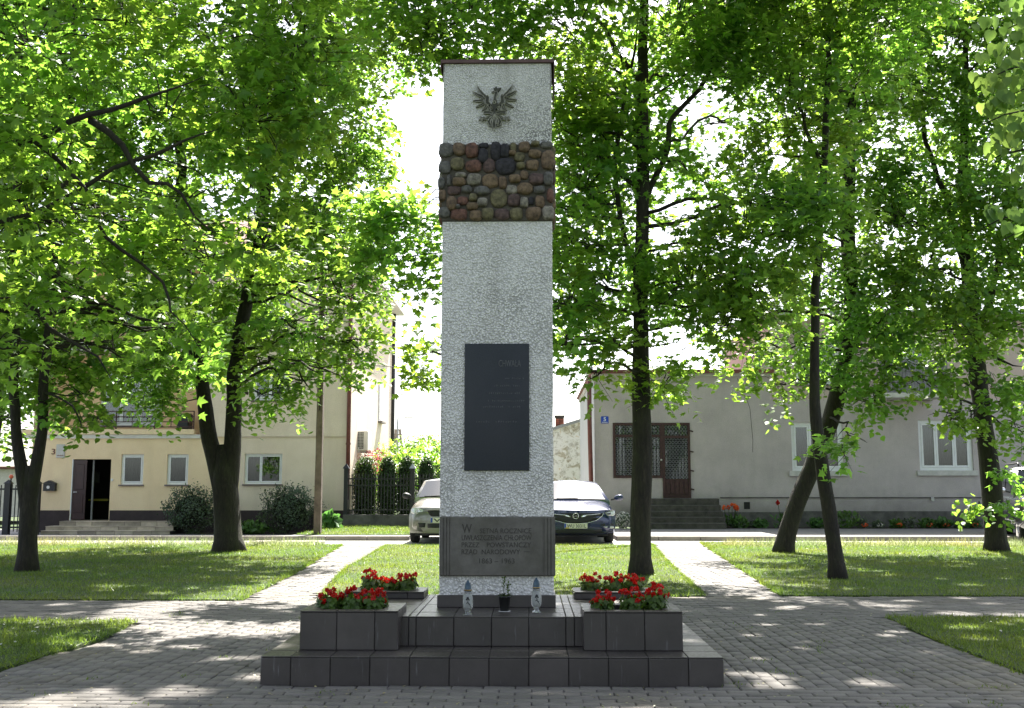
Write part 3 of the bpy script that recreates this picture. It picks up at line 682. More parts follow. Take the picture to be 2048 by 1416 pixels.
# ---- grave lanterns on the platform
M['glass'] = None
t = NT('clear pressed glass'); t.base((.95, .98, .97)); t.set(Roughness=.06, IOR=1.45); t.b.inputs['Transmission Weight'].default_value = .92
t.bump(t.voro(160), .5, .004); M['glass'] = t.m
M['lid'] = simple('blue tinted metal lid', (.05, .075, .095), .32, .3, 30, metal=.85)
M['gold'] = simple('gold band', (.4, .27, .1), .3, .2, 30, metal=.9)
M['decal'] = simple('rose decal', (.02, .02, .022), .6, .3, 60)
M['paper'] = simple('pale paper insert', (.42, .42, .40), .8, .12, 30)
def lantern(px, py, hpx, lab):
    p = gp(px, py, ZP); s = p.y / FOC; h = hpx * s
    L = tag(empty('grave_lantern', p), lab, 'grave lantern', 'glass grave lanterns on the platform')
    k = h / .26
    MB().lathe([(.034*k, 0), (.036*k, .006*k), (.022*k, .016*k), (.017*k, .026*k), (.024*k, .036*k), (.038*k, .060*k), (.040*k, .095*k), (.038*k, .13*k), (.030*k, .165*k), (.024*k, .182*k)], n=28).build('glass_jar', M['glass'], L, True)
    MB().lathe([(.019*k, .045*k), (.024*k, .06*k), (.024*k, .15*k), (.019*k, .155*k)], n=16).build('paper_insert', M['paper'], L, True)
    lid = MB().lathe([(.029*k, .180*k), (.030*k, .190*k), (.027*k, .194*k), (.026*k, .20*k), (.025*k, .215*k), (.018*k, .238*k), (.009*k, .247*k), (.009*k, .255*k), (.004*k, .26*k)], n=24).build('lid', M['lid'], L, True)
    MB().lathe([(.0302*k, .183*k), (.0306*k, .187*k), (.0302*k, .190*k)], n=24).build('gold_band', M['gold'], lid, True)
    m = MB()
    def blob(cx, cz, rx, rz, a):
        pts = []
        for q in range(10):
            an = 2 * math.pi * q / 10; u, v = rx * math.cos(an), rz * math.sin(an); uu, vv = u * math.cos(a) - v * math.sin(a), u * math.sin(a) + v * math.cos(a)
            xx, zz = (cx + uu) * k, (cz + vv) * k; rr = .0408 * k; pts.append((xx, -math.sqrt(max(rr * rr - xx * xx, 1e-8)), zz))
        m.add(pts, [tuple(range(10))])
    blob(.002, .128, .010, .011, .3); blob(-.006, .120, .006, .009, -.5); blob(.009, .119, .006, .010, .8); blob(.004, .100, .0022, .018, .35); blob(.012, .086, .010, .004, -.6); blob(-.002, .094, .009, .0035, .7); blob(.018, .074, .002, .014, .6)
    m.build('rose_decal', M['decal'], L)
    return L
lantern(935.5, 1230, 67, 'glass grave lantern with blue lid near the platform edge on the silver-grey car side')
lantern(1073, 1225, 67, 'glass grave lantern with squarer shoulders and blue lid, on the dark blue car side')
# ---- potted plant
p = gp(1009, 1223, ZP); s = p.y / FOC
pot = tag(empty('potted_plant', p), 'small black plastic pot with a scraggly green plant between the two lanterns', 'potted plant')
M['pot'] = simple('black plastic pot', (.012, .012, .012), .5, .3, 30)
MB().lathe([(.030, .004), (.041, .098), (.045, .100), (.045, .108), (.038, .108), (.036, .092)], n=22).build('pot', M['pot'], pot, True)
MB().lathe([(.036, 0), (.044, .002), (.044, .004), (.036, .005)], n=22).build('saucer', M['paper'], pot, True)
m = MB()
for k in range(46):
    a = rng.uniform(0, 6.28); l = rng.uniform(.03, .075); d = Vector((math.cos(a), math.sin(a), 0)); b = Vector((rng.uniform(-.02, .02), rng.uniform(-.02, .02), .10))
    m.tube([b, b + d * l * .5 + Vector((0, 0, l * .35)), b + d * l + Vector((0, 0, l * .1 * rng.uniform(-2, 2)))], [.0016, .0016, .0004], 4)
m.build('grass_tuft', M['begonia_leaf'], pot, kind='stuff')
for (dx, h) in ((-.006, .235), (.026, .195)):
    st = MB().tube([(dx * .3, 0, .09), (dx, -.005, h * .6), (dx + .004, 0, h)], [.0022, .002, .001], 5).build('stem', M['begonia_leaf'], pot)
    n = 22; zz = nr.uniform(h * .68, h, n)
    link('leaf_spray', scatter('leaf_spray', np.stack([dx + nr.normal(0, .004, n), nr.normal(0, .004, n), zz], 1), unit(n), unit(n) + np.array([0, 0, .6]), nr.uniform(.012, .022, n), OVAL_V, OVAL_F, M['begonia_leaf']), st, kind='stuff')
# ---- begonias in the planters
def begonia(x, y, z, r, h, lab, k):
    b = tag(empty('begonia', (x, y, z - .03)), lab, 'begonia', 'red begonias in the four planters')
    n = 210; th = nr.uniform(0, 6.28, n); ph = nr.uniform(.0, 1, n); rr = r * nr.uniform(.35, 1, n)
    pos = np.stack([rr * np.cos(th), rr * np.sin(th), .015 + h * .62 * ph], 1)
    link('foliage', scatter('foliage', pos, np.stack([np.cos(th), np.sin(th), nr.uniform(.2, 1.3, n)], 1), np.stack([np.cos(th), np.sin(th), nr.normal(.1, .5, n)], 1), nr.uniform(.022, .042, n), HEART_V * np.array([1.2, 1, 1]), HEART_F, M['begonia_leaf']), b, kind='stuff')
    m = MB()
    for q in range(5):
        a = 6.28 * q / 5 + k; m.tube([(0, 0, 0), (r * .35 * math.cos(a), r * .35 * math.sin(a), h * .5), (r * .6 * math.cos(a), r * .6 * math.sin(a), h * .9)], [.005, .004, .002], 5)
    m.build('stems', M['begonia_leaf'], b, kind='stuff')
    for q in range(11):
        a = 2.4 * q + k; rad = r * .9 * math.sqrt((q + .5) / 11); zc = h * (.98 - .30 * (rad / r) ** 2) + rng.uniform(-.045, .03)
        n = 22; d = unit(n); c = np.array([rad * math.cos(a), rad * math.sin(a), zc]); pos = c + d * nr.uniform(.003, .017, n)[:, None] * np.array([1, 1, .8])
        link('flower', scatter('flower', pos, d + unit(n) * .5, unit(n) + d, nr.uniform(.012, .024, n), OVAL_V * np.array([1.5, 1, 1]), OVAL_F, M['petal']), b)
spots = {0: [(-.17, .01, .10, .15), (-.02, .0, .10, .155), (.13, .0, .10, .145)], 1: [(-.19, -.01, .085, .13), (.02, .01, .10, .15), (.18, .0, .085, .19)],
         2: [(-.13, 0, .09, .19), (.0, .02, .075, .13), (.15, 0, .10, .16)], 3: [(-.17, 0, .09, .15), (.02, .0, .10, .175), (.17, 0, .085, .155)]}
for i, (cx, cy, cz) in enumerate(PLANTERS):
    for q, (dx, dy, r, h) in enumerate(spots[i]):
        pl = 'tall front' if i < 2 else 'low rear'; side = 'silver-grey car' if i % 2 == 0 else 'dark blue car'
        w_ = ['outer end', 'middle', 'pillar end'][q if i % 2 == 0 else 2 - q]
        begonia(cx + dx, cy + dy, cz, r, h * .9, f"red begonia at the {w_} of the {pl} planter, {side} side", i * 1.3 + q)
# ================================================================== BUILDINGS
def plaster(name, c1, c2, bump=.25, sc=70, stain=None, stz=(0.1, 1.4)):
    t = NT(name); f = t.noise(1.3, 5, .65); g = t.noise(sc, 4, .7)
    c = t.ramp(f, [(.3, c1), (.7, c2)]); c = t.mix(1.0, c, t.ramp(g, [(.3, .86), (.7, 1.08)]), 'MULTIPLY')
    st = t.noise(1.0, 5, .6, t.scaled(2.2, 2.2, .35))
    c = t.mix(t.ramp(st, [(.5, 0), (.8, .22)]), c, tuple(x * .55 for x in c1))
    if stain:
        z = t.new('ShaderNodeSeparateXYZ'); t.l.new(t.co(), z.inputs[0])
        zz = t.math('ADD', z.outputs[2], t.math('MULTIPLY', t.noise(2.2, 5, .65), -.9))
        mr = t.new('ShaderNodeMapRange'); mr.inputs[1].default_value = stz[0]; mr.inputs[2].default_value = stz[1]; mr.inputs[3].default_value = .8; mr.inputs[4].default_value = 0
        t.l.new(zz, mr.inputs[0]); c = t.mix(mr.outputs[0], c, stain)
    t.base(c); t.set(Roughness=.92); t.bump(g, bump, .02); return t.m
M['cream'] = plaster('cream render', (.78, .60, .38), (.85, .68, .45), .3, 45)
M['beige'] = plaster('beige render', (.72, .60, .47), (.80, .68, .55), .3, 45)
M['pinkish'] = plaster('peach render', (.75, .50, .30), (.80, .57, .36), .3, 45)
M['grey_wall'] = plaster('grey lilac pebble render', (.42, .375, .37), (.53, .475, .465), .5, 38, (.10, .095, .085), (-.35, .75))
M['grey_upper'] = plaster('pinkish grey render', (.48, .38, .34), (.56, .45, .41), .5, 38)
M['plinth'] = simple('dark brown plinth', (.040, .028, .028), .8, .25, 4)
M['plinth_grey'] = simple('damp grey plinth', (.10, .095, .088), .9, .5, 3, bump=.4, bscale=40)
M['pvc'] = simple('white window frame', (.72, .73, .74), .35, .05, 5)
M['sill'] = simple('sill metal', (.16, .13, .12), .5, .2, 8)
M['stone_sill'] = simple('pale sill', (.50, .49, .46), .8, .15, 6)
M['maroon'] = simple('dark maroon door', (.035, .012, .013), .35, .2, 6)
M['rust_paint'] = simple('weathered maroon paint', (.048, .020, .018), .7, .45, 14, bump=.3, bscale=60)
M['pipe'] = simple('brown downpipe', (.15, .045, .035), .5, .3, 6)
M['pipe_dark'] = simple('dark downpipe', (.03, .025, .025), .5, .3, 6)
M['roof'] = simple('red brown roof', (.17, .07, .05), .8, .25, 4)
M['eave'] = simple('white eave', (.6, .58, .54), .7, .1, 4)
M['black_iron'] = simple('black painted iron', (.010, .011, .014), .45, .3, 20)
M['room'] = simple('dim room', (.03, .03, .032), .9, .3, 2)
M['curtain'] = simple('grey curtain', (.032, .032, .034), .9, .25, 9)
M['net'] = simple('net curtain', (.040, .046, .042), .9, .2, 6)
M['step_tile'] = simple('sandstone step tile', (.40, .34, .27), .7, .3, 3, objvar=.3)
M['old_step'] = simple('mossy concrete step', (.065, .060, .052), .95, .5, 5, bump=.6, bscale=40)
M['brick'] = simple('old red brick', (.30, .10, .06), .85, .3, 12, objvar=.25)
M['white_paint'] = simple('white metal', (.72, .71, .67), .45, .06, 8)
M['alu'] = simple('galvanised metal', (.35, .36, .37), .45, .2, 20, metal=.4)
t = NT('window pane'); t.base((.01, .012, .012)); t.set(Roughness=.03, IOR=1.5)
tp = t.new('ShaderNodeBsdfTransparent'); tp.inputs[0].default_value = (.75, .8, .78, 1); gl = t.new('ShaderNodeBsdfGlossy'); gl.inputs['Roughness'].default_value = .02
fr = t.new('ShaderNodeFresnel'); fr.inputs[0].default_value = 1.9; mx = t.new('ShaderNodeMixShader'); t.l.new(fr.outputs[0], mx.inputs[0]); t.l.new(tp.outputs[0], mx.inputs[1]); t.l.new(gl.outputs[0], mx.inputs[2]); t.l.new(mx.outputs[0], t.out.inputs['Surface'])
M['pane'] = t.m

def wall(name, mat, x0, x1, z0, z1, D, ops, parent, rev=.16, th=.3):
    """front wall in the plane y=D with real openings and reveals"""
    xs = sorted({x0, x1, *[o[0] for o in ops], *[o[1] for o in ops]}); zs = sorted({z0, z1, *[o[2] for o in ops], *[o[3] for o in ops]})
    m = MB(); vid = {}; vs = []; fs = []
    def v(x, y, z):
        k = (round(x, 5), round(y, 5), round(z, 5))
        if k not in vid: vid[k] = len(vs); vs.append(k)
        return vid[k]
    for i in range(len(xs) - 1):
        for j in range(len(zs) - 1):
            cx, cz = (xs[i] + xs[i+1]) / 2, (zs[j] + zs[j+1]) / 2
            if any(o[0] < cx < o[1] and o[2] < cz < o[3] for o in ops): continue
            fs.append((v(xs[i], D, zs[j]), v(xs[i+1], D, zs[j]), v(xs[i+1], D, zs[j+1]), v(xs[i], D, zs[j+1])))
    for a, b, c, d in [o[:4] for o in ops]:
        r = D + rev
        for q in (((a, D, c), (a, D, d), (a, r, d), (a, r, c)), ((b, D, d), (b, D, c), (b, r, c), (b, r, d)), ((a, D, d), (b, D, d), (b, r, d), (a, r, d)), ((b, D, c), (a, D, c), (a, r, c), (b, r, c))):
            fs.append(tuple(v(*p) for p in q))
    m.add(vs, fs); return m.build(name, mat, parent)
def window(parent, x0, x1, z0, z1, D, panes, fw=.065, sill=None, curtain='curtain', sillmat='sill', over=.04, cur_y=.20, transom=None):
    """framed window filling an opening; panes = relative widths"""
    y = D + .07; w = MB().box(x0, x1, y, y + .07, z1 - fw, z1).box(x0, x1, y, y + .07, z0, z0 + fw).box(x0, x0 + fw, y, y + .07, z0 + fw, z1 - fw).box(x1 - fw, x1, y, y + .07, z0 + fw, z1 - fw).build('window_frame', M['pvc'], parent)
    tot = sum(panes); xa = x0 + fw
    for i, p in enumerate(panes):
        xb = xa + (x1 - x0 - 2 * fw) * p / tot
        f2 = fw * .62
        m = MB(); a, b, c, d = xa + .004, xb - .004, z0 + fw + .004, z1 - fw - .004
        m.box(a, b, y - .012, y + .05, d - f2, d).box(a, b, y - .012, y + .05, c, c + f2).box(a, a + f2, y - .012, y + .05, c + f2, d - f2).box(b - f2, b, y - .012, y + .05, c + f2, d - f2)
        m.build('sash', M['pvc'], w)
        MB().box(a + f2 - .005, b - f2 + .005, y + .015, y + .022, c + f2 - .005, d - f2 + .005).build('pane', M['pane'], w)
        xa = xb
    if curtain:
        n = 40; g = [[(x0 + (x1 - x0) * i / n, D + cur_y + .02 * math.sin(i * 1.7) + .012 * math.sin(i * .63), z) for i in range(n + 1)] for z in (z0, z1)]
        MB().grid(g).build('curtain', M[curtain], w)
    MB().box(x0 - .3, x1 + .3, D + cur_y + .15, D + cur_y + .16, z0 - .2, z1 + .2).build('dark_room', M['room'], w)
    if sill:
        MB().cbox(x0 - over, x1 + over, D - .07, D + .08, z0 - sill, z0 - .002, .006).build('sill', M[sillmat], w)
    return w

# ------------------------------------------------------------------ number 3 : cream three-storey house
DL = 33.4
h3 = tag(empty('house', (X(390, DL), DL, 0)), 'cream and beige three-storey house numbered 3 with balcony and open maroon door', 'house')
def P3(m, name, mat, par=h3, **k):
    o = m.build(name, mat, par, **k)
    if par is h3: o.location = (-h3.location.x, -DL, 0)
    return o
def fixp(o, root): o.location = (-root.location.x, -root.location.y, 0); return o
xw0, xw1, xe = X(60, DL), X(487, DL), X(695, DL)
def OP(a, b, t_, u, D=DL): return (X(a, D), X(b, D), Z(u, D), Z(t_, D))
w1, w2, w3, door = OP(240, 285, 908, 969), OP(332, 375, 908, 969), OP(487.5, 563, 907, 968), OP(143, 220, 918, 1041)
zl = Z(873, DL); ztop3 = 8.6
wl_ = fixp(wall('wall', M['cream'], xw0, X(478, DL), -.12, zl, DL, [w1, w2, door], h3), h3)
wr_ = fixp(wall('wall', M['beige'], X(478, DL), xe, -.12, zl, DL, [w3], h3), h3)
# upper storeys, a touch proud
bw = OP(192, 318, 736, 850, DL + 1.2); bw2 = OP(200, 320, 560, 660, DL + 1.2); uw = OP(500, 570, 730, 800); uw2 = OP(500, 570, 560, 640)
wu = fixp(wall('upper_wall', M['beige'], X(398, DL), xe + .03, zl + .002, ztop3, DL - .05, [uw, uw2], h3), h3)
fixp(wall('recessed_wall', M['pinkish'], xw0, X(398, DL), zl + .1, ztop3, DL + 1.2, [bw, bw2], h3), h3)
P3(MB().box(X(398, DL) - .001, X(398, DL) + .2, DL - .049, DL + 1.25, zl + .002, ztop3), 'return_wall', M['beige'])
P3(MB().box(X(40, DL), X(398, DL) - .003, DL - .06, DL + 1.2, zl - .05, zl + .07), 'balcony_slab', M['eave'])
P3(MB().box(X(40, DL), X(385, DL), DL - .10, DL + 1.1, zl + .075, Z(858, DL)), 'balcony_edge', M['cream'])
P3(MB().box(X(40, DL), X(398, DL) - .003, DL - .10, DL + 1.2, Z(700, DL), Z(683, DL)), 'upper_balcony_slab', M['eave'])
# side wall to the right
ys = 43.6; sx_ = xe
m = MB(); m.add([(sx_, DL, -.12), (sx_, ys, -.12), (sx_, ys, ztop3), (sx_, DL, ztop3)], [(0, 1, 2, 3)]); m.add([(sx_ - .6, ys, .1), (xw0, ys, .1), (xw0, ys, ztop3), (sx_ - .6, ys, ztop3)], [(0, 1, 2, 3)])
m.add([(xw0, DL, .1), (xw0, ys, .1), (xw0, ys, ztop3), (xw0, DL, ztop3)], [(3, 2, 1, 0)]); P3(m, 'side_wall', M['beige'])
m = MB().box(X(478, DL), xe + .02, DL - .025, DL + .0, -.12, Z(1021, DL)).box(xw0, door[0] - .03, DL - .025, DL, -.12, Z(1021, DL)).box(door[1] + .03, X(478, DL) - .002, DL - .025, DL, -.12, Z(1021, DL)).box(xe, xe + .02, DL, ys, -.12, Z(1021, DL))
P3(m, 'plinth', M['plinth'])
m = MB(); y0, y1, x0, x1 = DL - .6, ys + .5, xw0 - .5, xe + .45
xm, ym = (x0 + x1) / 2, (y0 + y1) / 2; zr = ztop3 + 2.6
m.add([(x0, y0, ztop3), (x1, y0, ztop3), (x1, y1, ztop3), (x0, y1, ztop3), (x0 + 3, ym, zr), (x1 - 3, ym, zr)], [(0, 1, 5, 4), (1, 2, 5), (2, 3, 4, 5), (3, 0, 4)])
P3(m, 'roof', M['roof']); P3(MB().box(x0, x1, y0, y1, ztop3 - .16, ztop3 - .004), 'eave', M['eave'])
for o_, pn, cu in ((w1, [1], 'net'), (w2, [1], 'net'), (w3, [.42, .58], 'net')):
    fixp(window(h3, *o_, DL, pn, .06 if len(pn) == 1 else .055, .05, cu), h3)
fixp(window(h3, *bw, DL + 1.2, [1, 1, 1.1], .08, .04, 'net'), h3); fixp(window(h3, *bw2, DL + 1.2, [1, 1], .08, .04, 'net'), h3)
fixp(window(h3, *uw, DL - .05, [1, 1], .07, .05, 'net'), h3); fixp(window(h3, *uw2, DL - .05, [1, 1], .07, .05, 'net'), h3)
# doorway: dark hall, open leaf on the left, poster
P3(MB().box(door[0] - .3, door[1] + .3, DL + 2.2, DL + 2.25, 0, 3).box(door[0] - .3, door[0] - .25, DL + .17, DL + 2.2, 0, 3).box(door[1] + .25, door[1] + .3, DL + .17, DL + 2.2, 0, 3).box(door[0] - .3, door[1] + .3, DL + .17, DL + 2.2, door[2] - .05, door[2] - .01), 'hall', M['room'])
dl = P3(MB(), 'door', M['maroon'])
lx0, lx1 = door[0] + .02, X(171, DL); m = MB().cbox(lx0, lx1, DL + .02, DL + .06, door[2] + .02, door[3] - .02, .006)
for a, b in ((.12, .42), (.5, .92)):
    z0_, z1_ = door[2] + (door[3] - door[2]) * a, door[2] + (door[3] - door[2]) * b; m.cbox(lx0 + .07, lx1 - .07, DL + .008, DL + .021, z0_, z1_, .01)
m.build('door_leaf', M['maroon'], dl); MB().box(lx0 - .03, lx0 - .005, DL - .01, DL + .05, door[2], door[3]).build('door_edge', M['pvc'], dl)
MB().box(X(175.5, DL), X(178.5, DL), DL + .3, DL + .35, door[2], door[3] - .02).build('inner_frame', M['alu'], dl)
MB().cbox(lx0 + .05, lx0 + .17, DL - .04, DL - .02, Z(985, DL), Z(983.5, DL), .004).build('handle', M['steel'], dl)
pm = MB(); yp = DL + 1.0; pm.box(X(182, yp), X(198, yp), yp, yp + .01, Z(966, yp), Z(943, yp)); P3(pm, 'poster', M['net'])
P3(MB().box(X(178, yp), X(216, yp), yp, yp + .3, Z(1002, yp), Z(998, yp)), 'counter', simple('yellow counter edge', (.3, .27, .03), .6))
P3(MB().box(door[0], door[1], DL - .02, DL + .16, door[2] - .06, door[2] - .003), 'threshold', M['old_step'])
# steps clad in sandstone tiles
for i, (a, b, t_, u, Ds) in enumerate(((122, 349, 1043, 1052, 32.5), (95, 350, 1053, 1062, 32.1), (86, 343, 1062, 1068, 31.7))):
    x0, x1, zt, zb = X(a, Ds), X(b, Ds), Z(t_, Ds), -.11
    st = P3(MB().box(x0, x1, Ds + .02, DL - .03, zb - .05, zt - .02), 'step', M['grout']); n = 7
    for k in range(n):
        xa, xb = x0 + (x1 - x0) * k / n, x0 + (x1 - x0) * (k + 1) / n
        MB().cbox(xa + .006, xb - .006, Ds, Ds + .02, (zb if i == 2 else Z(u, Ds) - .04), zt - .022, .003).build('tile', M['step_tile'], st)
        MB().cbox(xa + .006, xb - .006, Ds - .02, Ds + .55, zt - .02, zt, .003).build('tile', M['step_tile'], st)
# balcony railing
def railing(x0, x1, D, z0, z1, parent, root, mat, ends=True):
    m = MB(); rl = P3(m, 'railing', mat) if root is h3 else None
    for zz in (z0 + .04, z0 + (z1 - z0) * .38, z0 + (z1 - z0) * .68, z1):
        MB().box(x0, x1, D - .015, D + .015, zz - .015, zz + .015).build('rail', mat, rl)
    n = int((x1 - x0) / 1.05)
    for i in range(n + 1):
        xx = x0 + (x1 - x0) * i / n; MB().box(xx - .016, xx + .016, D - .017, D + .017, z0 - .04, z1 + .01).build('post', mat, rl)
        if i < n: MB().box(xx + .5, xx + .52, D - .01, D + .01, z0 + .04, z1 - .2).build('post', mat, rl)
railing(X(150, DL), X(384, DL), DL - .07, Z(856, DL), Z(822, DL), h3, h3, M['rust_paint'])
tag(MB().cbox(X(349, DL + .5), X(373, DL + .5), DL + .45, DL + .9, Z(857, DL + .5), Z(826, DL + .5), .03).build('storage_box', M['black_iron']), 'dark box standing on the balcony of the cream house', 'box')
# downpipes, gas pipe, AC
m = MB().tube([(xe + .02, DL - .12, .9), (xe + .02, DL - .12, ztop3 - .2)], .065, 10); pp = P3(m, 'downpipe', M['pipe'], smooth=True)
for zz in (2.6, 4.6, 6.8): MB().tube([(xe + .02, DL - .12, zz), (xe + .02, DL - .12, zz + .06)], .08, 10).build('pipe_clip', M['pipe'], pp)
P3(MB().tube([(X(783, ys), ys, .5), (X(783, ys), ys, ztop3)], .09, 8), 'downpipe', M['pipe_dark'], smooth=True)
for (pa, pb, Da, Db, t_, u) in ((742, 750, 39.8, 40.8, 768, 842),):
    za, zb = 2.6, 5.3; f = P3(MB().box(xe - .02, xe + .02, Da, Db, Z(843, 40.3), Z(765, 40.3)), 'side_window', M['pvc'])
    MB().box(xe + .021, xe + .03, Da + .06, Db - .06, Z(840, 40.3), Z(769, 40.3)).build('pane', M['pane'], f); MB().box(xe, xe + .16, Da - .05, Db + .05, Z(846, 40.3), Z(843, 40.3) - .002).build('sill', M['sill'], f)
Da = 35.2
ac = tag(empty('air_conditioner', (xe, Da, 0)), 'white air conditioning unit on a bracket at the corner of the cream house', 'air conditioner')
xa, xb, za, zb = X(712, Da), X(734, Da), Z(901, Da), Z(861, Da)
def AC(m, n, mt, **k): o = m.build(n, mt, ac, **k); o.location = (-xe, -Da, 0); return o
AC(MB().cbox(xa, xb, Da, Da + .8, za, zb, .02), 'casing', M['white_paint'])
gm = AC(MB().box(xa + .03, xa + .03 + (xb - xa) * .52, Da - .006, Da - .001, za + .06, zb - .05), 'grille_opening', M['black_iron'])
for k in range(1, 4): MB().box(xa + .03 + (xb - xa) * .52 * k / 4 - .006, xa + .03 + (xb - xa) * .52 * k / 4 + .006, Da - .014, Da - .007, za + .06, zb - .05).build('bar', M['white_paint'], gm)
for k in range(1, 11): MB().box(xa + .03, xa + .03 + (xb - xa) * .52, Da - .018, Da - .0145, za + .06 + (zb - za - .11) * k / 11 - .006, za + .06 + (zb - za - .11) * k / 11 + .006).build('slat', M['white_paint'], gm)
AC(MB().box(xe, xb + .02, Da + .05, Da + .1, za - .06, za - .01).box(xe, xb + .02, Da + .65, Da + .7, za - .06, za - .01), 'bracket', M['alu'])
AC(MB().tube([(xe + .03, Da - .02, za + .1), (xe + .06, Da - .04, za - .1), (X(722, Da), Da + .1, za - .14), (X(722, Da), Da + .1, za - .8)], .014, 6), 'pipe', M['white_paint'])
# number, small plate, mailbox, bell
n3 = text_on('3', X(99.5, DL), DL - .012, Z(908, DL), X(106.5, DL) - X(99.5, DL), Z(897, DL) - Z(908, DL), M['pipe'], None, 'house_number', .01, rel=REL)
tag(n3, 'brown metal numeral 3 beside the open door', 'house number')
sg = tag(empty('wall_sign', (X(117, DL), DL, 0)), 'small pale notice plate hanging beside the house number', 'sign')
o = MB().cbox(X(109, DL), X(126, DL), DL - .03, DL - .005, Z(915, DL), Z(888, DL), .004).build('plate', M['stone_sill'], sg); o.location = (-sg.location.x, -DL, 0)
m = MB()
for k in range(7): m.box(X(111.5 + k * 1.9, DL), X(112.8 + k * 1.9, DL), DL - .0315, DL - .0305, Z(911.5, DL), Z(909.6 - .5 * (k % 2), DL))
o = m.build('faded_print', M['pipe'], sg, kind='stuff'); o.location = (-sg.location.x, -DL, 0)
mb = tag(empty('mailbox', (X(102, DL), DL, 0)), 'dark metal mailbox with pitched top and round badge on the cream wall', 'mailbox')
def PB(m, n, mt, **k): o = m.build(n, mt, mb, **k); o.location = (-mb.location.x, -DL, 0); return o
a, b, t_, e_, u = X(90.5, DL), X(113.5, DL), Z(960.5, DL), Z(967, DL), Z(982, DL)
PB(MB().prism([(a, u), (b, u), (b, e_), (a, e_)], DL - .16, DL - .01), 'body', M['black_iron']); PB(MB().prism([(a - .03, e_ + .002), (b + .03, e_ + .002), ((a + b) / 2, t_)], DL - .18, DL - .01), 'lid', M['black_iron'])
PB(MB().tube([((a + b) / 2 - .02, DL - .162, (e_ + u) / 2), ((a + b) / 2 - .02, DL - .172, (e_ + u) / 2)], .05, 12), 'badge', M['steel'])
tag(MB().cbox(X(221.5, DL), X(225.5, DL), DL - .03, DL - .002, Z(962, DL), Z(957, DL), .004).build('doorbell', M['pvc']), 'small white doorbell beside the open maroon door', 'doorbell')

# ------------------------------------------------------------------ number 5 : low grey house with taller rear part
DR = 32.5
h5 = tag(empty('house', (X(1500, DR), DR, 0)), 'grey pebble-rendered house numbered 5 with barred shopfront and white windows', 'house')
def P5(m, name, mat, par=h5, **k):
    o = m.build(name, mat, par, **k)
    if par is h5: o.location = (-h5.location.x, -DR, 0)
    return o
def O5(a, b, t_, u, D=DR): return (X(a, D), X(b, D), Z(u, D), Z(t_, D))
shop, sdoor, r1, r2 = O5(1227, 1326, 846, 956), O5(1326, 1382, 846, 996), O5(1586, 1690, 845, 942), O5(1842, 1950, 841, 941)
xl5, xs5, xr5 = X(1190, DR), X(1546, DR), 22.0
zt5 = Z(754, DR); zup = Z(628, DR)
def w5(*a): return fixp(wall(*a), h5)
r3 = (X(2100, DR), X(2205, DR), r2[2], r2[3]); bd = O5(1790, 1870, 690, 800)
w5('wall', M['grey_wall'], xl5, xs5, .1, zt5, DR, [shop, (sdoor[0] + .0001, sdoor[1], sdoor[2], sdoor[3])], h5)
w5('wall', M['grey_wall'], xs5, xr5, .1, Z(800, DR), DR, [r1, r2, r3], h5)
w5('upper_wall', M['grey_upper'], xs5, xr5, Z(800, DR) + .001, zup, DR - .004, [O5(1600, 1690, 680, 770), bd], h5)
P5(MB().add([(xl5, DR, .0), (xl5, 42, .0), (xl5, 42, zt5), (xl5, DR, zt5)], [(3, 2, 1, 0)]), 'side_wall', plaster('pale bluish side wall', (.42, .45, .46), (.50, .52, .53), .2, 40))
m = MB(); m.add([(xs5, DR, zt5), (xs5, 40, zt5), (xs5, 40, zup), (xs5, DR, zup)], [(3, 2, 1, 0)])
P5(m, 'upper_side_wall', M['grey_upper'])
rf = P5(MB().box(xl5 - .12, xs5 + .1, DR - .12, 42.1, zt5 + .10, zt5 + .18), 'roof', M['roof']); MB().box(xl5 - .06, xs5 + .05, DR - .07, 42, zt5 + .001, zt5 + .098).build('cornice', M['stone_sill'], rf)
P5(MB().box(xl5 - .16, xs5 + .1, DR - .2, DR - .12, zt5 + .09, zt5 + .2), 'gutter', M['pipe'])
m = MB(); m.add([(xs5 - .3, DR - .5, zup), (xr5, DR - .5, zup), (xr5, 39, zup + .5), (xs5 - .3, 39, zup + .5)], [(0, 1, 2, 3)]); m.add([(xs5 - .3, DR - .5, zup - .12), (xr5, DR - .5, zup - .12), (xr5, 39, zup + .38), (xs5 - .3, 39, zup + .38)], [(3, 2, 1, 0)]); m.add([(xs5 - .3, DR - .5, zup - .12), (xr5, DR - .5, zup - .12), (xr5, DR - .5, zup), (xs5 - .3, DR - .5, zup)], [(0, 1, 2, 3)])
P5(m, 'main_roof', M['alu'])
P5(MB().box(X(1600, DR), xr5, DR - .045, DR - .001, .1, Z(1022, DR)).box(X(1442, DR), X(1600, DR) - .002, DR - .045, DR - .001, .1, Z(1024, DR)), 'plinth', M['plinth_grey'])
P5(MB().box(X(1440, DR), xr5, DR - .03, DR - .002, Z(996, DR), Z(994, DR)), 'plinth_band', M['plinth_grey'])
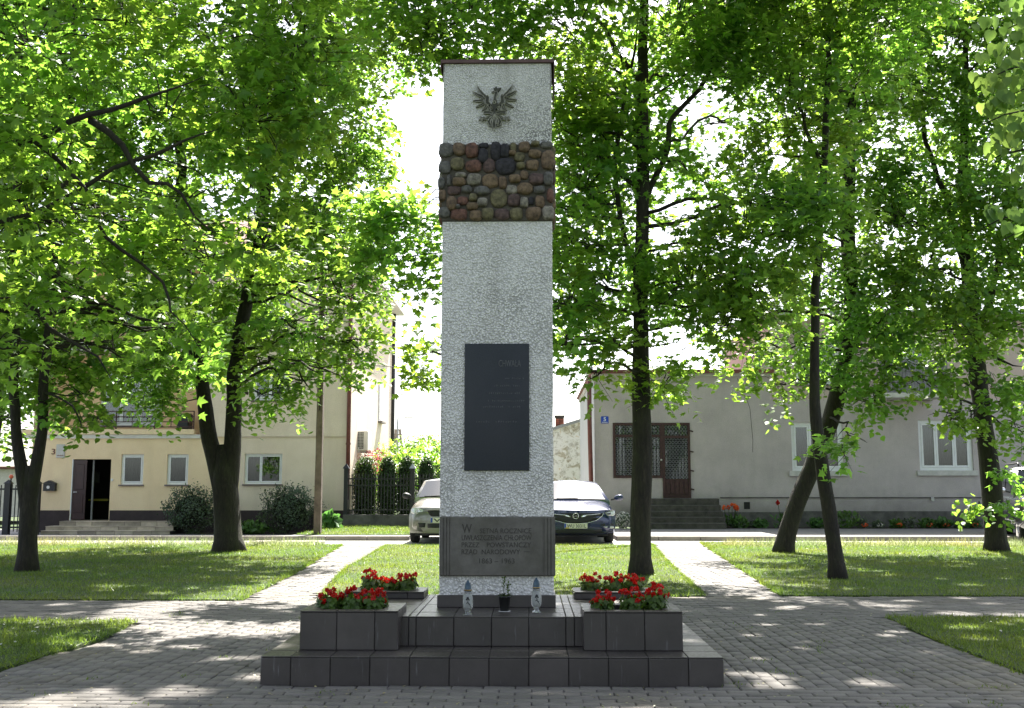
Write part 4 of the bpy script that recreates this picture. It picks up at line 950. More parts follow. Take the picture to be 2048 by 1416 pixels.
# crack in the render
ck = [(1480, 757), (1490, 790), (1499, 802), (1504, 818), (1506, 850), (1508, 880), (1507, 905)]
m = MB()
for (a, b), (c, d) in zip(ck[:-1], ck[1:]): m.add([(X(a, DR), DR - .0012, Z(b, DR)), (X(c, DR), DR - .0012, Z(d, DR)), (X(c + .9, DR), DR - .0012, Z(d, DR)), (X(a + .9, DR), DR - .0012, Z(b, DR))], [(3, 2, 1, 0)])
P5(m, 'crack', M['grout'])
for o_, pn in ((r1, [.33, .34, .33]), (r2, [.31, .38, .31]), (r3, [1, 1, 1])):
    fixp(window(h5, *o_, DR, pn, .09, .16, 'curtain', 'stone_sill', .1), h5)
fixp(window(h5, *O5(1600, 1690, 680, 770), DR, [1, 1], .08, .05, 'curtain'), h5); fixp(window(h5, *bd, DR, [1, 1], .08, .05, 'curtain'), h5)
# shopfront behind ornamental bars
def barred(x0, x1, z0, z1, D, parent, cols, rows, trans=None, panel=None):
    y = D - .03; fw = .075
    f = P5(MB().box(x0, x1, y, y + .08, z1 - fw, z1).box(x0, x1, y, y + .08, z0, z0 + fw).box(x0, x0 + fw, y, y + .08, z0 + fw, z1 - fw).box(x1 - fw, x1, y, y + .08, z0 + fw, z1 - fw), 'shop_frame', M['rust_paint'])
    if trans: MB().box(x0 + fw, x1 - fw, y + .002, y + .07, trans - .04, trans + .04).build('transom', M['rust_paint'], f)
    zb = z0 + fw
    if panel:
        MB().box(x0 + fw, x1 - fw, y + .02, y + .06, z0 + fw, panel).build('panel', M['rust_paint'], f); zb = panel + .002; nb = 5
        for k in range(nb): a = x0 + fw + (x1 - x0 - 2 * fw) * k / nb; MB().cbox(a + .012, a + (x1 - x0 - 2 * fw) / nb - .012, y + .004, y + .019, z0 + fw + .05, panel - .06, .006).build('board', M['rust_paint'], f)
    MB().box(x0 + fw - .01, x1 - fw + .01, D + .06, D + .067, zb, z1 - fw + .01).build('pane', M['pane'], f)
    MB().box(x0, x1, D + .15, D + .16, z0, z1).build('blind', M['net'], f)
    xa, xb, dz = x0 + fw, x1 - fw, (z1 - fw - zb) / rows
    for i in range(cols + 1):
        xx = xa + (xb - xa) * i / cols; MB().box(xx - .008, xx + .008, y + .015, y + .03, zb, z1 - fw).build('bar', M['black_iron'], f)
    m = MB()
    for i in range(cols):
        xc = xa + (xb - xa) * (i + .5) / cols; rx = (xb - xa) / cols * .40
        for j in range(rows):
            zc = zb + dz * (j + .5); m.tube([(xc + rx * math.cos(a * .785), y + .022, zc + dz * .36 * math.sin(a * .785)) for a in range(8)], .0065, 4, close=True)
    m.build('scrollwork', M['alu'], f, kind='stuff')
    return f
barred(*shop[:2], shop[2], shop[3], DR, h5, 13, 13, Z(872, DR))
barred(sdoor[0] + .003, sdoor[1], sdoor[2], sdoor[3], DR, h5, 7, 14, Z(874, DR), Z(958, DR))
for zz in (Z(862, DR), Z(903, DR), Z(941, DR), Z(978, DR)): P5(MB().tube([(sdoor[1] + .0, DR - .05, zz), (sdoor[1] + .09, DR - .02, zz - .02)], .022, 6), 'hinge', M['rust_paint'])
P5(MB().tube([(X(1323, DR), DR - .05, Z(920, DR)), (X(1323, DR), DR - .09, Z(920, DR))], .03, 8), 'door_knob', M['steel'])
# steps
for i, (a, b, t_, Ds) in enumerate(((1304, 1438, 997, 31.9), (1302, 1441, 1010, 31.6), (1300, 1445, 1022, 31.3), (1298, 1449, 1034, 31.0), (1296, 1451, 1046, 30.7))):
    P5(MB().cbox(X(a, Ds), X(b, Ds), Ds, DR - .035, .0, Z(t_, Ds), .015), 'step', M['old_step'])
P5(MB().tube([(X(1183, DR), DR - .1, .5), (X(1180, DR), DR - .1, 3.2), (X(1180, DR), DR - .1, zt5)], .07, 10), 'downpipe', M['pipe'], smooth=True)
P5(MB().cbox(X(1860, DR), X(1866, DR), DR - .07, DR - .046, Z(1002, DR), Z(994, DR), .004), 'meter_box', M['stone_sill'])
P5(MB().box(X(1487, DR), X(1499, DR), DR - .006, DR - .001, Z(1018, DR), Z(1004, DR)), 'vent_hole', M['grout'])
# balcony on the upper floor
P5(MB().box(X(1766, DR - 1.1), X(1900, DR - 1.1), DR - 1.1, DR - .006, Z(802, DR), Z(793, DR)), 'balcony_slab', M['stone_sill'])
br = P5(MB().box(X(1770, DR - 1.08), X(1896, DR - 1.08), DR - 1.08, DR - 1.05, Z(722, DR - 1.08), Z(719, DR - 1.08)), 'balcony_rail', M['black_iron'])
for k in range(24):
    xx = X(1770, DR - 1.06) + .083 * k; MB().cbox(xx, xx + .074, DR - 1.075, DR - 1.055, Z(793, DR - 1.06) + .01, Z(723, DR - 1.06), .003).build('slat', simple('grey balcony slat', (.17, .165, .18), .7, .2, 8, objvar=.15) if k == 0 else bpy.data.materials['grey balcony slat'], br)
# number plate with a white 5
M['blue_enamel'] = simple('blue enamel', (.015, .06, .45), .3, .08, 10)
np_ = tag(empty('number_plate', (X(1211, DR), DR, 0)), 'blue enamel house number plate with a white 5 beside the barred window', 'number plate')
o = MB().cbox(X(1203.5, DR), X(1218.5, DR), DR - .02, DR - .004, Z(847, DR), Z(833, DR), .003).build('plate', M['blue_enamel'], np_); o.location = (-np_.location.x, -DR, 0)
o = text_on('5', X(1208.3, DR), DR - .022, Z(842.2, DR), X(1213.6, DR) - X(1208.3, DR), Z(835.2, DR) - Z(842.2, DR), M['pvc'], np_, 'numeral', .001, .002, rel=REL); o.location = Vector(o.location) - np_.location
m = MB()
for k in range(9): m.box(X(1205.2 + k * 1.32, DR), X(1206.1 + k * 1.32, DR), DR - .0225, DR - .0208, Z(845.6, DR), Z(844.0, DR))
o = m.build('small_print', M['pvc'], np_, kind='stuff'); o.location = (-np_.location.x, -DR, 0)
# blue cloth and block on the terrace
tag(P5(MB().grid([[(X(1518 + 3 * i, 33.5), 33.5 + .05 * math.sin(i * 2.1), Z(740 - 15 * j, 33.5) - .05 * math.sin(i)) for i in range(5)] for j in range(4)]), 'towel', simple('pale blue cloth', (.28, .42, .62), .9, .1), None, smooth=True), 'pale blue cloth hung on the flat roof terrace', 'cloth')
# ------------------------------------------------------------------ ruin with patched plaster and brick chimney, in the gap
DB = 45.0
t = NT('peeling patched plaster'); f = t.noise(1.6, 7, .7, None, 1.2); g = t.noise(4, 6, .75)
c = t.ramp(f, [(.36, (.40, .36, .28)), (.42, (.55, .50, .40)), (.47, (.88, .87, .84)), (.60, (.9, .89, .87)), (.66, (.62, .46, .24))])
t.base(t.mix(t.ramp(g, [(.5, 0), (.62, .7)]), c, (.34, .31, .25))); t.set(Roughness=.95); t.bump(g, .5, .05); M['peeling'] = t.m
ru = tag(empty('outbuilding', (1.6, DB, 0)), 'old outbuilding with peeling patched plaster in the gap beyond the dark blue car', 'building')
x0, x1 = X(1060, DB), X(1180, DB)
def PR(m, n, mt, par=ru, **k): o = m.build(n, mt, par, **k); o.location = (-1.6, -DB, 0); return o
m = MB(); m.add([(x0, DB, 0), (x1, DB, 0), (x1, DB, Z(838, DB)), (x0, DB, Z(876, DB))], [(0, 1, 2, 3)]); m.add([(x1, DB, 0), (x1, DB + 6, 0), (x1, DB + 6, Z(838, DB)), (x1, DB, Z(838, DB))], [(0, 1, 2, 3)]); PR(m, 'wall', M['peeling'])
m = MB(); za, zb_ = Z(876, DB), Z(838, DB); m.add([(x0 - .1, DB - .15, za), (x1, DB - .15, zb_), (x1, DB + 6, zb_), (x0 - .1, DB + 6, za), (x0 - .1, DB - .15, za + .12), (x1, DB - .15, zb_ + .12), (x1, DB + 6, zb_ + .12), (x0 - .1, DB + 6, za + .12)], [(0, 1, 5, 4), (4, 5, 6, 7), (3, 2, 1, 0)]); PR(m, 'roof', M['alu'])
ch = PR(MB().box(X(1112.4, DB), X(1129.6, DB), DB + .52, DB + .98, Z(862, DB), Z(833, DB)), 'chimney', M['mortar'])
zc = Z(862, DB); r_ = 0
while zc < Z(833, DB) - .08:
    for k in range(2):
        a = X(1112, DB) + (.19 * k) + (0 if r_ % 2 else 0); w_ = .175; MB().cbox(a + .004, a + w_, DB + .50, DB + .62, zc, zc + .068, .006).build('brick', M['brick'], ch)
    zc += .08; r_ += 1
MB().cbox(X(1110.5, DB), X(1131, DB), DB + .46, DB + 1.02, Z(833, DB), Z(829, DB), .02).build('chimney_cap', M['old_step'], ch)

# ------------------------------------------------------------------ iron fence with thujas
DFN = 32.7
fz0, fz1 = Z(1028, DFN), Z(951, DFN)
fence = tag(empty('iron_fence', (-4.2, DFN, 0)), 'black iron picket fence on a low concrete wall beside the cream house', 'fence')
def PF(m, n, mt, par=fence, **k): o = m.build(n, mt, par, **k); o.location = (4.2, -DFN, 0) if par is fence else (0, 0, 0); return o
x0, x1 = X(688, DFN), X(900, DFN)
PF(MB().cbox(x0, x1, DFN - .12, DFN + .12, .05, fz0 - .02, .01), 'footing_wall', M['plinth_grey'])
for a in (688, 821): 
    xx = X(a, DFN); po = PF(MB().box(xx, xx + .12, DFN - .06, DFN + .06, fz0 - .02, Z(937, DFN)), 'fence_post', M['black_iron'])
    zt = Z(937, DFN); MB().add([(xx - .04, DFN - .1, zt), (xx + .16, DFN - .1, zt), (xx + .16, DFN + .1, zt), (xx - .04, DFN + .1, zt), (xx + .06, DFN, zt + .16)], [(0, 1, 4), (1, 2, 4), (2, 3, 4), (3, 0, 4), (3, 2, 1, 0)]).build('post_cap', M['alu'] if a == 821 else M['black_iron'], po)
for zz in (fz0 + .1, fz1 - .12, fz1 - .32): PF(MB().box(x0, x1, DFN - .02, DFN + .02, zz, zz + .04), 'rail', M['black_iron'])
pk = MB().box(-.014, .014, -.030, -.005, fz0 + .02, fz1); pk.add([(-.02, -.03, fz1), (.02, -.03, fz1), (.02, -.005, fz1), (-.02, -.005, fz1), (0, -.018, fz1 + .07)], [(0, 1, 4), (1, 2, 4), (2, 3, 4), (3, 0, 4)]); pkm = pk.mesh('picket', M['black_iron'])
k = 0; xx = x0 + .16
while xx < x1: link('picket', pkm, fence, (xx + 4.2, -.0, 0)); xx += .098
def bush(name, c, rad, n, mat, size, lab, cat, group=None, shape='ball', TV=OVAL_V, TF=OVAL_F, stem=True, inner=False):
    b = tag(empty(name, (c[0], c[1], c[2])), lab, cat, group)
    d = unit(n); rr = nr.uniform(.55, 1.0, n) ** .6
    lump = 1 + .22 * np.sin(d[:, 0] * 5 + c[0] * 3) * np.sin(d[:, 2] * 6 + c[1]) + .12 * np.sin(d[:, 1] * 9) + np.where(nr.random(n) < .12, nr.uniform(0, .28, n), 0)
    pos = d * rr[:, None] * lump[:, None]
    if shape == 'column':
        hh = np.hypot(d[:, 0], d[:, 1]); pos = d / ((hh ** 4 + np.abs(d[:, 2]) ** 4) ** .25)[:, None] * rr[:, None] * (1 + .05 * (lump[:, None] - 1)); pos[:, :2] *= (1 - .12 * np.clip(pos[:, 2:3], 0, 1) ** 4)
    pos = pos * np.array(rad) + np.array([0, 0, rad[2]])
    pos[:, 2] = np.abs(pos[:, 2])
    link('foliage', scatter('foliage', pos, d + unit(n) * .9, unit(n) + np.array([0, 0, .5]) + d * .6, size * nr.uniform(.6, 1.3, n), TV, TF, mat), b, kind='stuff')
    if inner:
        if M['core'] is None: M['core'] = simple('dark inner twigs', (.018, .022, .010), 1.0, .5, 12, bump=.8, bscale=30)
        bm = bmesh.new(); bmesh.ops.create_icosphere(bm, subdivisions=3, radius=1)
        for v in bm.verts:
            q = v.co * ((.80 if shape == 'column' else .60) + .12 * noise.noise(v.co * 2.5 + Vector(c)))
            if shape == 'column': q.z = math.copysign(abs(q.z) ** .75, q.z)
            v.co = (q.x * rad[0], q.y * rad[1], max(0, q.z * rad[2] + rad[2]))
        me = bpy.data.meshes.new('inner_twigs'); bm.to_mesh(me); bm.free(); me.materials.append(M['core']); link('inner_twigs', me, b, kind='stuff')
    if stem:
        m = MB()
        for q in range(5):
            a = 1.26 * q; m.tube([(0, 0, 0), (rad[0] * .3 * math.cos(a), rad[1] * .3 * math.sin(a), rad[2] * .7), (rad[0] * .6 * math.cos(a), rad[1] * .6 * math.sin(a), rad[2] * 1.5)], [.02, .014, .004], 5)
        m.build('stems', M['twig'], b, kind='stuff')
    return b
for i, (a, tp_, w_) in enumerate(((730, 915, 47), (775, 914, 38), (813, 914, 38), (853, 916, 34))):
    D = 34.0; r_ = (w_ / 2) * D / FOC; zt = Z(tp_, D)
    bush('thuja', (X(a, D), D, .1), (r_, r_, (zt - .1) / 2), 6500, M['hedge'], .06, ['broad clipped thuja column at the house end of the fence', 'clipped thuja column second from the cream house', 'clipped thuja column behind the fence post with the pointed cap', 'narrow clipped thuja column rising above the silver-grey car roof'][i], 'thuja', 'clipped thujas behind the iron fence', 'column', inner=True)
bush('pink_shrub', (X(748, 35.4), 35.4, 1.5), (.7, .4, .52), 900, M['red_leaf'], .06, 'reddish pink shrub showing over the thujas', 'shrub')
bush('garden_tree', (X(835, 41), 41, 1.2), (1.35, 1.2, 1.0), 2600, M['linden_leaf'], .13, 'bright green garden tree beyond the thujas', 'tree')
bush('garden_tree', (X(768, 39), 39, .8), (.5, .7, .95), 900, M['linden_leaf'], .12, 'small light green tree at the far corner of the cream house', 'tree')
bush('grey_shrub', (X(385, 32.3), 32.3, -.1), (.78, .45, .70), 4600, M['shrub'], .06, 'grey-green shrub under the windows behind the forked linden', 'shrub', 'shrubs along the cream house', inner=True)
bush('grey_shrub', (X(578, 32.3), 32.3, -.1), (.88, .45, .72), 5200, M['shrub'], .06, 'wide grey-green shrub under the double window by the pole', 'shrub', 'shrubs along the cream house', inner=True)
bush('hosta', (X(507, 31.9), 31.9, -.1), (.42, .3, .16), 260, M['hosta'], .17, 'low broad-leaved plant between the forked linden and the wide shrub', 'plant', stem=False)
bush('hosta', (X(660, 30.6), 30.6, .1), (.22, .2, .2), 90, M['hosta'], .26, 'spiky pale plant at the foot of the pole and fence', 'plant', stem=False)
b = bush('white_flower_bush', (X(1246, 30.6), 30.6, .1), (.22, .22, .23), 500, M['shrub'], .05, 'small bush covered in white blossom beside the dark blue car', 'bush', stem=False)
n = 260; d = unit(n); link('blossom', scatter('blossom', d * np.array([.23, .23, .25]) + np.array([0, 0, .25]), d, unit(n), nr.uniform(.025, .045, n), QV, QF, M['white_petal']), b, kind='stuff')
for i, (a, py_, mt, lab) in enumerate(((1462, 1012, 'orange_petal', 'tall orange poppies beside the mossy steps'), (1568, 1008, 'petal', 'two dark red blooms by the leaning linden'))):
    b = tag(empty('flowering_plant', (X(a, 31.6), 31.6, .1)), lab, 'flowers'); n = 90
    link('foliage', scatter('foliage', np.stack([nr.normal(0, .16, n), nr.normal(0, .1, n), nr.uniform(.02, .3, n)], 1), unit(n), unit(n) + np.array([0, 0, 1.]), nr.uniform(.1, .24, n), OVAL_V * np.array([.4, 1, 1]), OVAL_F, M['hosta']), b, kind='stuff')
    for q in range(7 if i == 0 else 2):
        dx = rng.uniform(-.22, .22); hz = Z(py_, 31.6) - .1 + rng.uniform(-.08, .06)
        st = MB().tube([(dx * .5, 0, 0), (dx, 0, hz)], .008, 4).build('stem', M['begonia_leaf'], b); n = 14; d = unit(n)
        link('bloom', scatter('bloom', d * .035 + np.array([dx, 0, hz]), d, unit(n), nr.uniform(.05, .09, n), OVAL_V * np.array([1.5, 1, 1]), OVAL_F, M[mt]), b)
hs = [(1478, .18, 'hosta'), (1500, .10, 'shrub'), (1520, .14, 'hosta'), (1632, .16, 'hosta'), (1690, .30, 'hosta'), (1722, .14, 'shrub'), (1752, .12, 'white'), (1790, .12, 'hosta'), (1815, .16, 'shrub'), (1850, .15, 'hosta'), (1884, .17, 'hosta'), (1915, .14, 'shrub'), (1940, .16, 'hosta')]
desc = ['rounded bright green clump beside the mossy steps', 'thin low plant between two green clumps by the steps', 'upright green clump left of the leaning linden foot', 'leafy clump seen between the crossed trunks', 'large variegated hosta right of the crossed trunks', 'low plant with a red bloom beside the large hosta', 'small pale blossoming cushion under the grey wall', 'low leafy plant below the middle of the grey wall', 'feathery low plant near the meter box', 'green clump below the triple window, first of four', 'green clump with red bloom below the triple window', 'feathery plant below the sill end of the triple window', 'green clump partly behind the trunk by the parked off-roader']
for (a, r_, k), lab in zip(hs, desc):
    mt = M['hosta'] if k == 'hosta' else M['shrub']; b = bush('bed_plant', (X(a, 31.5), 31.5, .1), (r_ * 1.3, r_, r_ * .8), 170, mt, .12 if k == 'hosta' else .07, lab, 'plant', 'plants in the bed under the grey wall', stem=False)
    n = 24; d = unit(n)
    if a in (1722, 1752, 1790, 1850, 1884, 1940): link('bloom', scatter('bloom', d * np.array([.09, .06, .05]) + np.array([.03, -.14, .10]), d, unit(n), nr.uniform(.03, .06, n), OVAL_V * np.array([1.5, 1, 1]), OVAL_F, M['white_petal'] if k == 'white' else M['orange_petal']), b)

# gate and things at the far left
DG = 31.0
gate = tag(empty('iron_gate', (X(20, DG), DG, 0)), 'black iron gate with square posts beside the cream house', 'gate')
def PG(m, n, mt, par=gate): o = m.build(n, mt, par); o.location = (-gate.location.x, -DG, 0); return o
for a in (11, 69):
    xx = X(a, DG); PG(MB().box(xx, xx + .17, DG - .08, DG + .08, -.12, Z(967, DG)), 'gate_post', M['black_iron'])
    zt = Z(967, DG); o = MB().add([(xx - .03, DG - .11, zt), (xx + .2, DG - .11, zt), (xx + .2, DG + .11, zt), (xx - .03, DG + .11, zt), (xx + .085, DG, zt + .12)], [(0, 1, 4), (1, 2, 4), (2, 3, 4), (3, 0, 4)]).build('post_cap', M['black_iron'], gate); o.location = (-gate.location.x, -DG, 0)
for zz in (.1, Z(980, DG)): PG(MB().box(X(-60, DG), X(69, DG), DG - .02, DG + .02, zz, zz + .05), 'rail', M['black_iron'])
gp_ = MB().box(-.012, .012, -.012, .012, .0, Z(970, DG)).mesh('bar', M['black_iron'])
for k in range(17): link('bar', gp_, gate, (X(-56 + k * 7.3, DG) - gate.location.x, 0, 0))
bl = tag(empty('warning_lamp', (X(21, DG), DG, Z(957, DG))), 'small orange globe lamp on the gate post', 'lamp')
MB().lathe([(.02, -.1), (.02, .0)], n=8).build('stem', M['black_iron'], bl); MB().lathe([(.03, 0), (.06, .03), (.062, .07), (.04, .11), (.01, .12)], n=12).build('globe', simple('orange lamp glass', (.6, .12, .05), .3, .1), bl, True)
tag(MB().cbox(X(-140, 47), X(60, 47), 47, 52, .0, Z(937, 47), .02).build('garage', M['stone_sill']), 'low white garage with a reddish edge beyond the gate', 'garage')
tag(MB().box(X(-140, 46.9), X(62, 46.9), 46.6, 52.2, Z(937, 47) + .003, Z(933, 47)).build('garage_roof', M['roof']), 'thin red roof slab over the white garage', 'roof')
# street lamp and lattice far behind
sl = tag(empty('street_lamp', (X(793, 60), 60, 0)), 'distant curved street lamp above the green garden tree', 'street lamp')
MB().tube([(.08, 0, 0), (.02, 0, Z(850, 60)), (-.02, 0, Z(838, 60)), (.12, 0, Z(835, 60)), (.5, 0, Z(835.5, 60))], [.09, .05, .04, .03, .03], 8).build('pole', M['alu'], sl); MB().cbox(.4, .9, -.1, .1, Z(836, 60), Z(834, 60), .02).build('lamp_head', M['alu'], sl)
up = tag(empty('lattice_pylon', (X(795, 55), 55, 0)), 'grey concrete A-shaped pole top beyond the house corner', 'pole')
MB().tube([(-.25, 0, 0), (-.12, 0, Z(858, 55))], .07, 6).build('strut', M['kerb'], up); MB().tube([(.55, 0, 0), (.08, 0, Z(858, 55))], .07, 6).build('strut', M['kerb'], up); MB().box(-.2, .2, -.08, .08, Z(870, 55), Z(868, 55)).build('crossbar', M['kerb'], up)
lt = tag(empty('trellis', (X(880, 37), 37, 0)), 'dark diagonal trellis panel behind the silver-grey car', 'trellis'); m = MB()
for k in range(-6, 14):
    z0_, z1_ = Z(968, 37), Z(930, 37); h = z1_ - z0_; x_ = X(860, 37) - X(880, 37) + k * .11
    MB().tube([(x_, 0, z0_), (x_ + h, 0, z1_)], .014, 4).build('lath', M['black_iron'], lt); MB().tube([(x_ + h, .02, z0_), (x_, .02, z1_)], .014, 4).build('lath', M['black_iron'], lt)
# concrete lamp pole by the path
PD = gp(636, 1077).y
pole = tag(empty('utility_pole', (X(637, PD), PD, 0)), 'weathered square concrete pole by the path in front of the cream house', 'pole')
m = MB(); zt = 9.0; vs = []; a = .088
for z in np.linspace(0, zt, 14): s_ = a * (1 - .35 * z / zt) + .003 * math.sin(z * 5); vs += [(-s_, -s_, z), (s_, -s_, z), (s_, s_, z), (-s_, s_, z)]
m.add(vs, [(4*i+k, 4*i+(k+1) % 4, 4*i+4+(k+1) % 4, 4*i+4+k) for i in range(13) for k in range(4)]); m.build('shaft', simple('weathered pole concrete', (.13, .10, .08), .95, .4, 4, bump=.6, bscale=30), pole)
MB().tube([(.0, -.09, 3.2), (.0, -.085, 7.0)], .012, 5).build('cable', M['black_iron'], pole)
MB().cbox(-.6, .7, -.5, .45, -.02, .035, .02).build('base_slab', M['kerb'], pole)
tag(MB().cbox(X(510, 24.4), X(648, 24.4), 24.05, 24.75, -.02, .06, .02).build('concrete_slab', M['kerb']), 'flat concrete slab beside the road in front of the pole', 'slab')
# overhead cable between houses
tag(MB().tube([(xe - .5, DL - .1, 5.2), (-2.0, 33.3, 4.85), (2.2, 33, 5.0)], .012, 4).build('cable', M['black_iron']), 'thin overhead cable running from the cream house to the grey house', 'cable')
# ================================================================== CARS (x across, y backwards from the nose, z up)
def carpaint(name, c, metal=.35, rough=.25):
    t = NT(name); t.base(t.mix(1.0, c, t.ramp(t.noise(3, 3), [(.3, .9), (.7, 1.08)]), 'MULTIPLY')); t.set(Metallic=metal, Roughness=rough)
    t.b.inputs['Coat Weight'].default_value = 1.0; t.b.inputs['Coat Roughness'].default_value = .05; return t.m
M['blue_paint'] = carpaint('dark blue car paint', (.008, .018, .075)); M['silver_paint'] = carpaint('beige silver car paint', (.25, .24, .22), .5, .32); M['grey_paint'] = carpaint('graphite car paint', (.06, .06, .065))
M['rubber'] = simple('tyre rubber', (.012, .012, .012), .85, .2, 20); M['rim'] = simple('alloy', (.4, .4, .41), .35, .1, 20, metal=.8)
M['chrome'] = simple('chrome trim', (.7, .7, .7), .15, .05, 20, metal=1.0); M['black_trim'] = simple('black plastic trim', (.012, .012, .013), .5, .3, 20)
t = NT('car glass'); t.base((.012, .016, .02)); t.set(Roughness=.04, IOR=1.6); M['car_glass'] = t.m
t = NT('headlamp glass'); t.base((.55, .57, .58)); t.set(Roughness=.12, Metallic=.3); t.b.inputs['Coat Weight'].default_value = 1.0; M['headlamp'] = t.m
M['plate_white'] = simple('number plate face', (.75, .72, .58), .45, .05, 20); M['plate_blue'] = simple('plate blue', (.02, .07, .4), .45); M['plate_yellow'] = simple('sticker yellow', (.6, .42, .05), .5)
def ring(w, z0, z1, n=20, e=2.8, e2=None):
    out = []; zc, hz = (z0 + z1) / 2, (z1 - z0) / 2
    for k in range(n):
        a = 2 * math.pi * (k + .5) / n; c, s_ = math.cos(a), math.sin(a); ee = e2 if (e2 and s_ > 0) else e
        out.append((w * math.copysign(abs(c) ** (2 / e), c), zc + hz * math.copysign(abs(s_) ** (2 / ee), s_)))
    return out
def loft(st, n=20, name='body'):
    m = MB(); vs = []
    for (y, w, z0, z1, e) in st: vs += [(x, y, z) for x, z in ring(w, z0, z1, n, e)]
    L = len(st); fs = [(i*n+k, (i+1)*n+k, (i+1)*n+(k+1) % n, i*n+(k+1) % n) for i in range(L - 1) for k in range(n)]
    fs += [tuple(range(n)), tuple((L-1)*n + k for k in range(n))[::-1]]
    return m.add(vs, fs)
def nose(W, bow=.22, rake=.10, y00=0.0):
    """surface of the car's nose: y as a function of x,z (for laying trim on it)"""
    return lambda x, z: y00 + bow * (abs(x) / W) ** 2.6 + rake * max(0, (z - .5)) ** 1.3 + .05 * max(0, .35 - z) * 2
def patch(F, outline, off, depth, name, mat, parent, root_nose, n=10):
    """outline (x,z) polygon pushed onto the nose surface"""
    pts = []
    for i in range(len(outline)):
        a, b = outline[i], outline[(i + 1) % len(outline)]
        for k in range(4): t_ = k / 4; pts.append((a[0] + (b[0] - a[0]) * t_, a[1] + (b[1] - a[1]) * t_))
    cx, cz = sum(p[0] for p in pts) / len(pts), sum(p[1] for p in pts) / len(pts)
    m = MB(); N = len(pts); vs = []
    for f in (1, .66, .33): vs += [((cx + (x - cx) * f), F(cx + (x - cx) * f, cz + (z - cz) * f) - off, cz + (z - cz) * f) for x, z in pts]
    vs.append((cx, F(cx, cz) - off, cz)); fs = []
    for L in (0, 1):
        for k in range(N): fs.append((L*N+k, L*N+(k+1) % N, (L+1)*N+(k+1) % N, (L+1)*N+k))
    for k in range(N): fs.append((2*N+k, 2*N+(k+1) % N, 3*N))
    b = len(vs); vs += [(x, F(x, z) + depth, z) for x, z in pts]
    for k in range(N): fs.append((k, b + k, b + (k+1) % N, (k+1) % N))
    m.add(vs, fs); return m.build(name, mat, parent, True, fix=True)
def strip(F, pts, off, r, name, mat, parent):
    P = []
    for (a, b) in zip(pts[:-1], pts[1:]):
        for k in range(5): t_ = k / 5; x, z = a[0] + (b[0] - a[0]) * t_, a[1] + (b[1] - a[1]) * t_; P.append((x, F(x, z) - off, z))
    x, z = pts[-1]; P.append((x, F(x, z) - off, z)); return MB().tube(P, r, 6).build(name, mat, parent, True)
def body_mesh(W, F, L, hood, zc, rock, prof, e1=4.2, e2=3.2):
    """lower body: nose, bonnet and flanks as one skin. prof: (y, belt height)"""
    m = MB(); vs = []; rings_ = []
    ys = [0, .02, .08, .2, .4, .7, 1.0, 1.2, 1.6, 2.2, 3.0, L - 1.0, L - .45, L - .15, L]
    def belt(y):
        for (a, b), (c, d) in zip(prof[:-1], prof[1:]):
            if a <= y <= c: return b + (d - b) * (y - a) / (c - a)
        return prof[-1][1]
    n = 36
    for y in ys:
        zt = belt(y); endf = min(1, (y + .015) / .30) ** .35 if y < .3 else (min(1, (L - y + .02) / .4) ** .35)
        w = W * (.74 + .26 * endf); z0 = rock + (.07 if y < .1 else 0)
        rings_.append([(x, y + (.20 * (abs(x) / W) ** 2.6 if y < 1.0 else 0) * max(0, 1 - y), z) for x, z in ring(w, z0, zt, n, e1, e2)])
    for r in rings_: vs += r
    K = len(rings_); fs = [(i*n+k, (i+1)*n+k, (i+1)*n+(k+1) % n, i*n+(k+1) % n) for i in range(K - 1) for k in range(n)] + [tuple(range(n)), tuple((K-1)*n + k for k in range(n))[::-1]]
    return m.add(vs, fs)
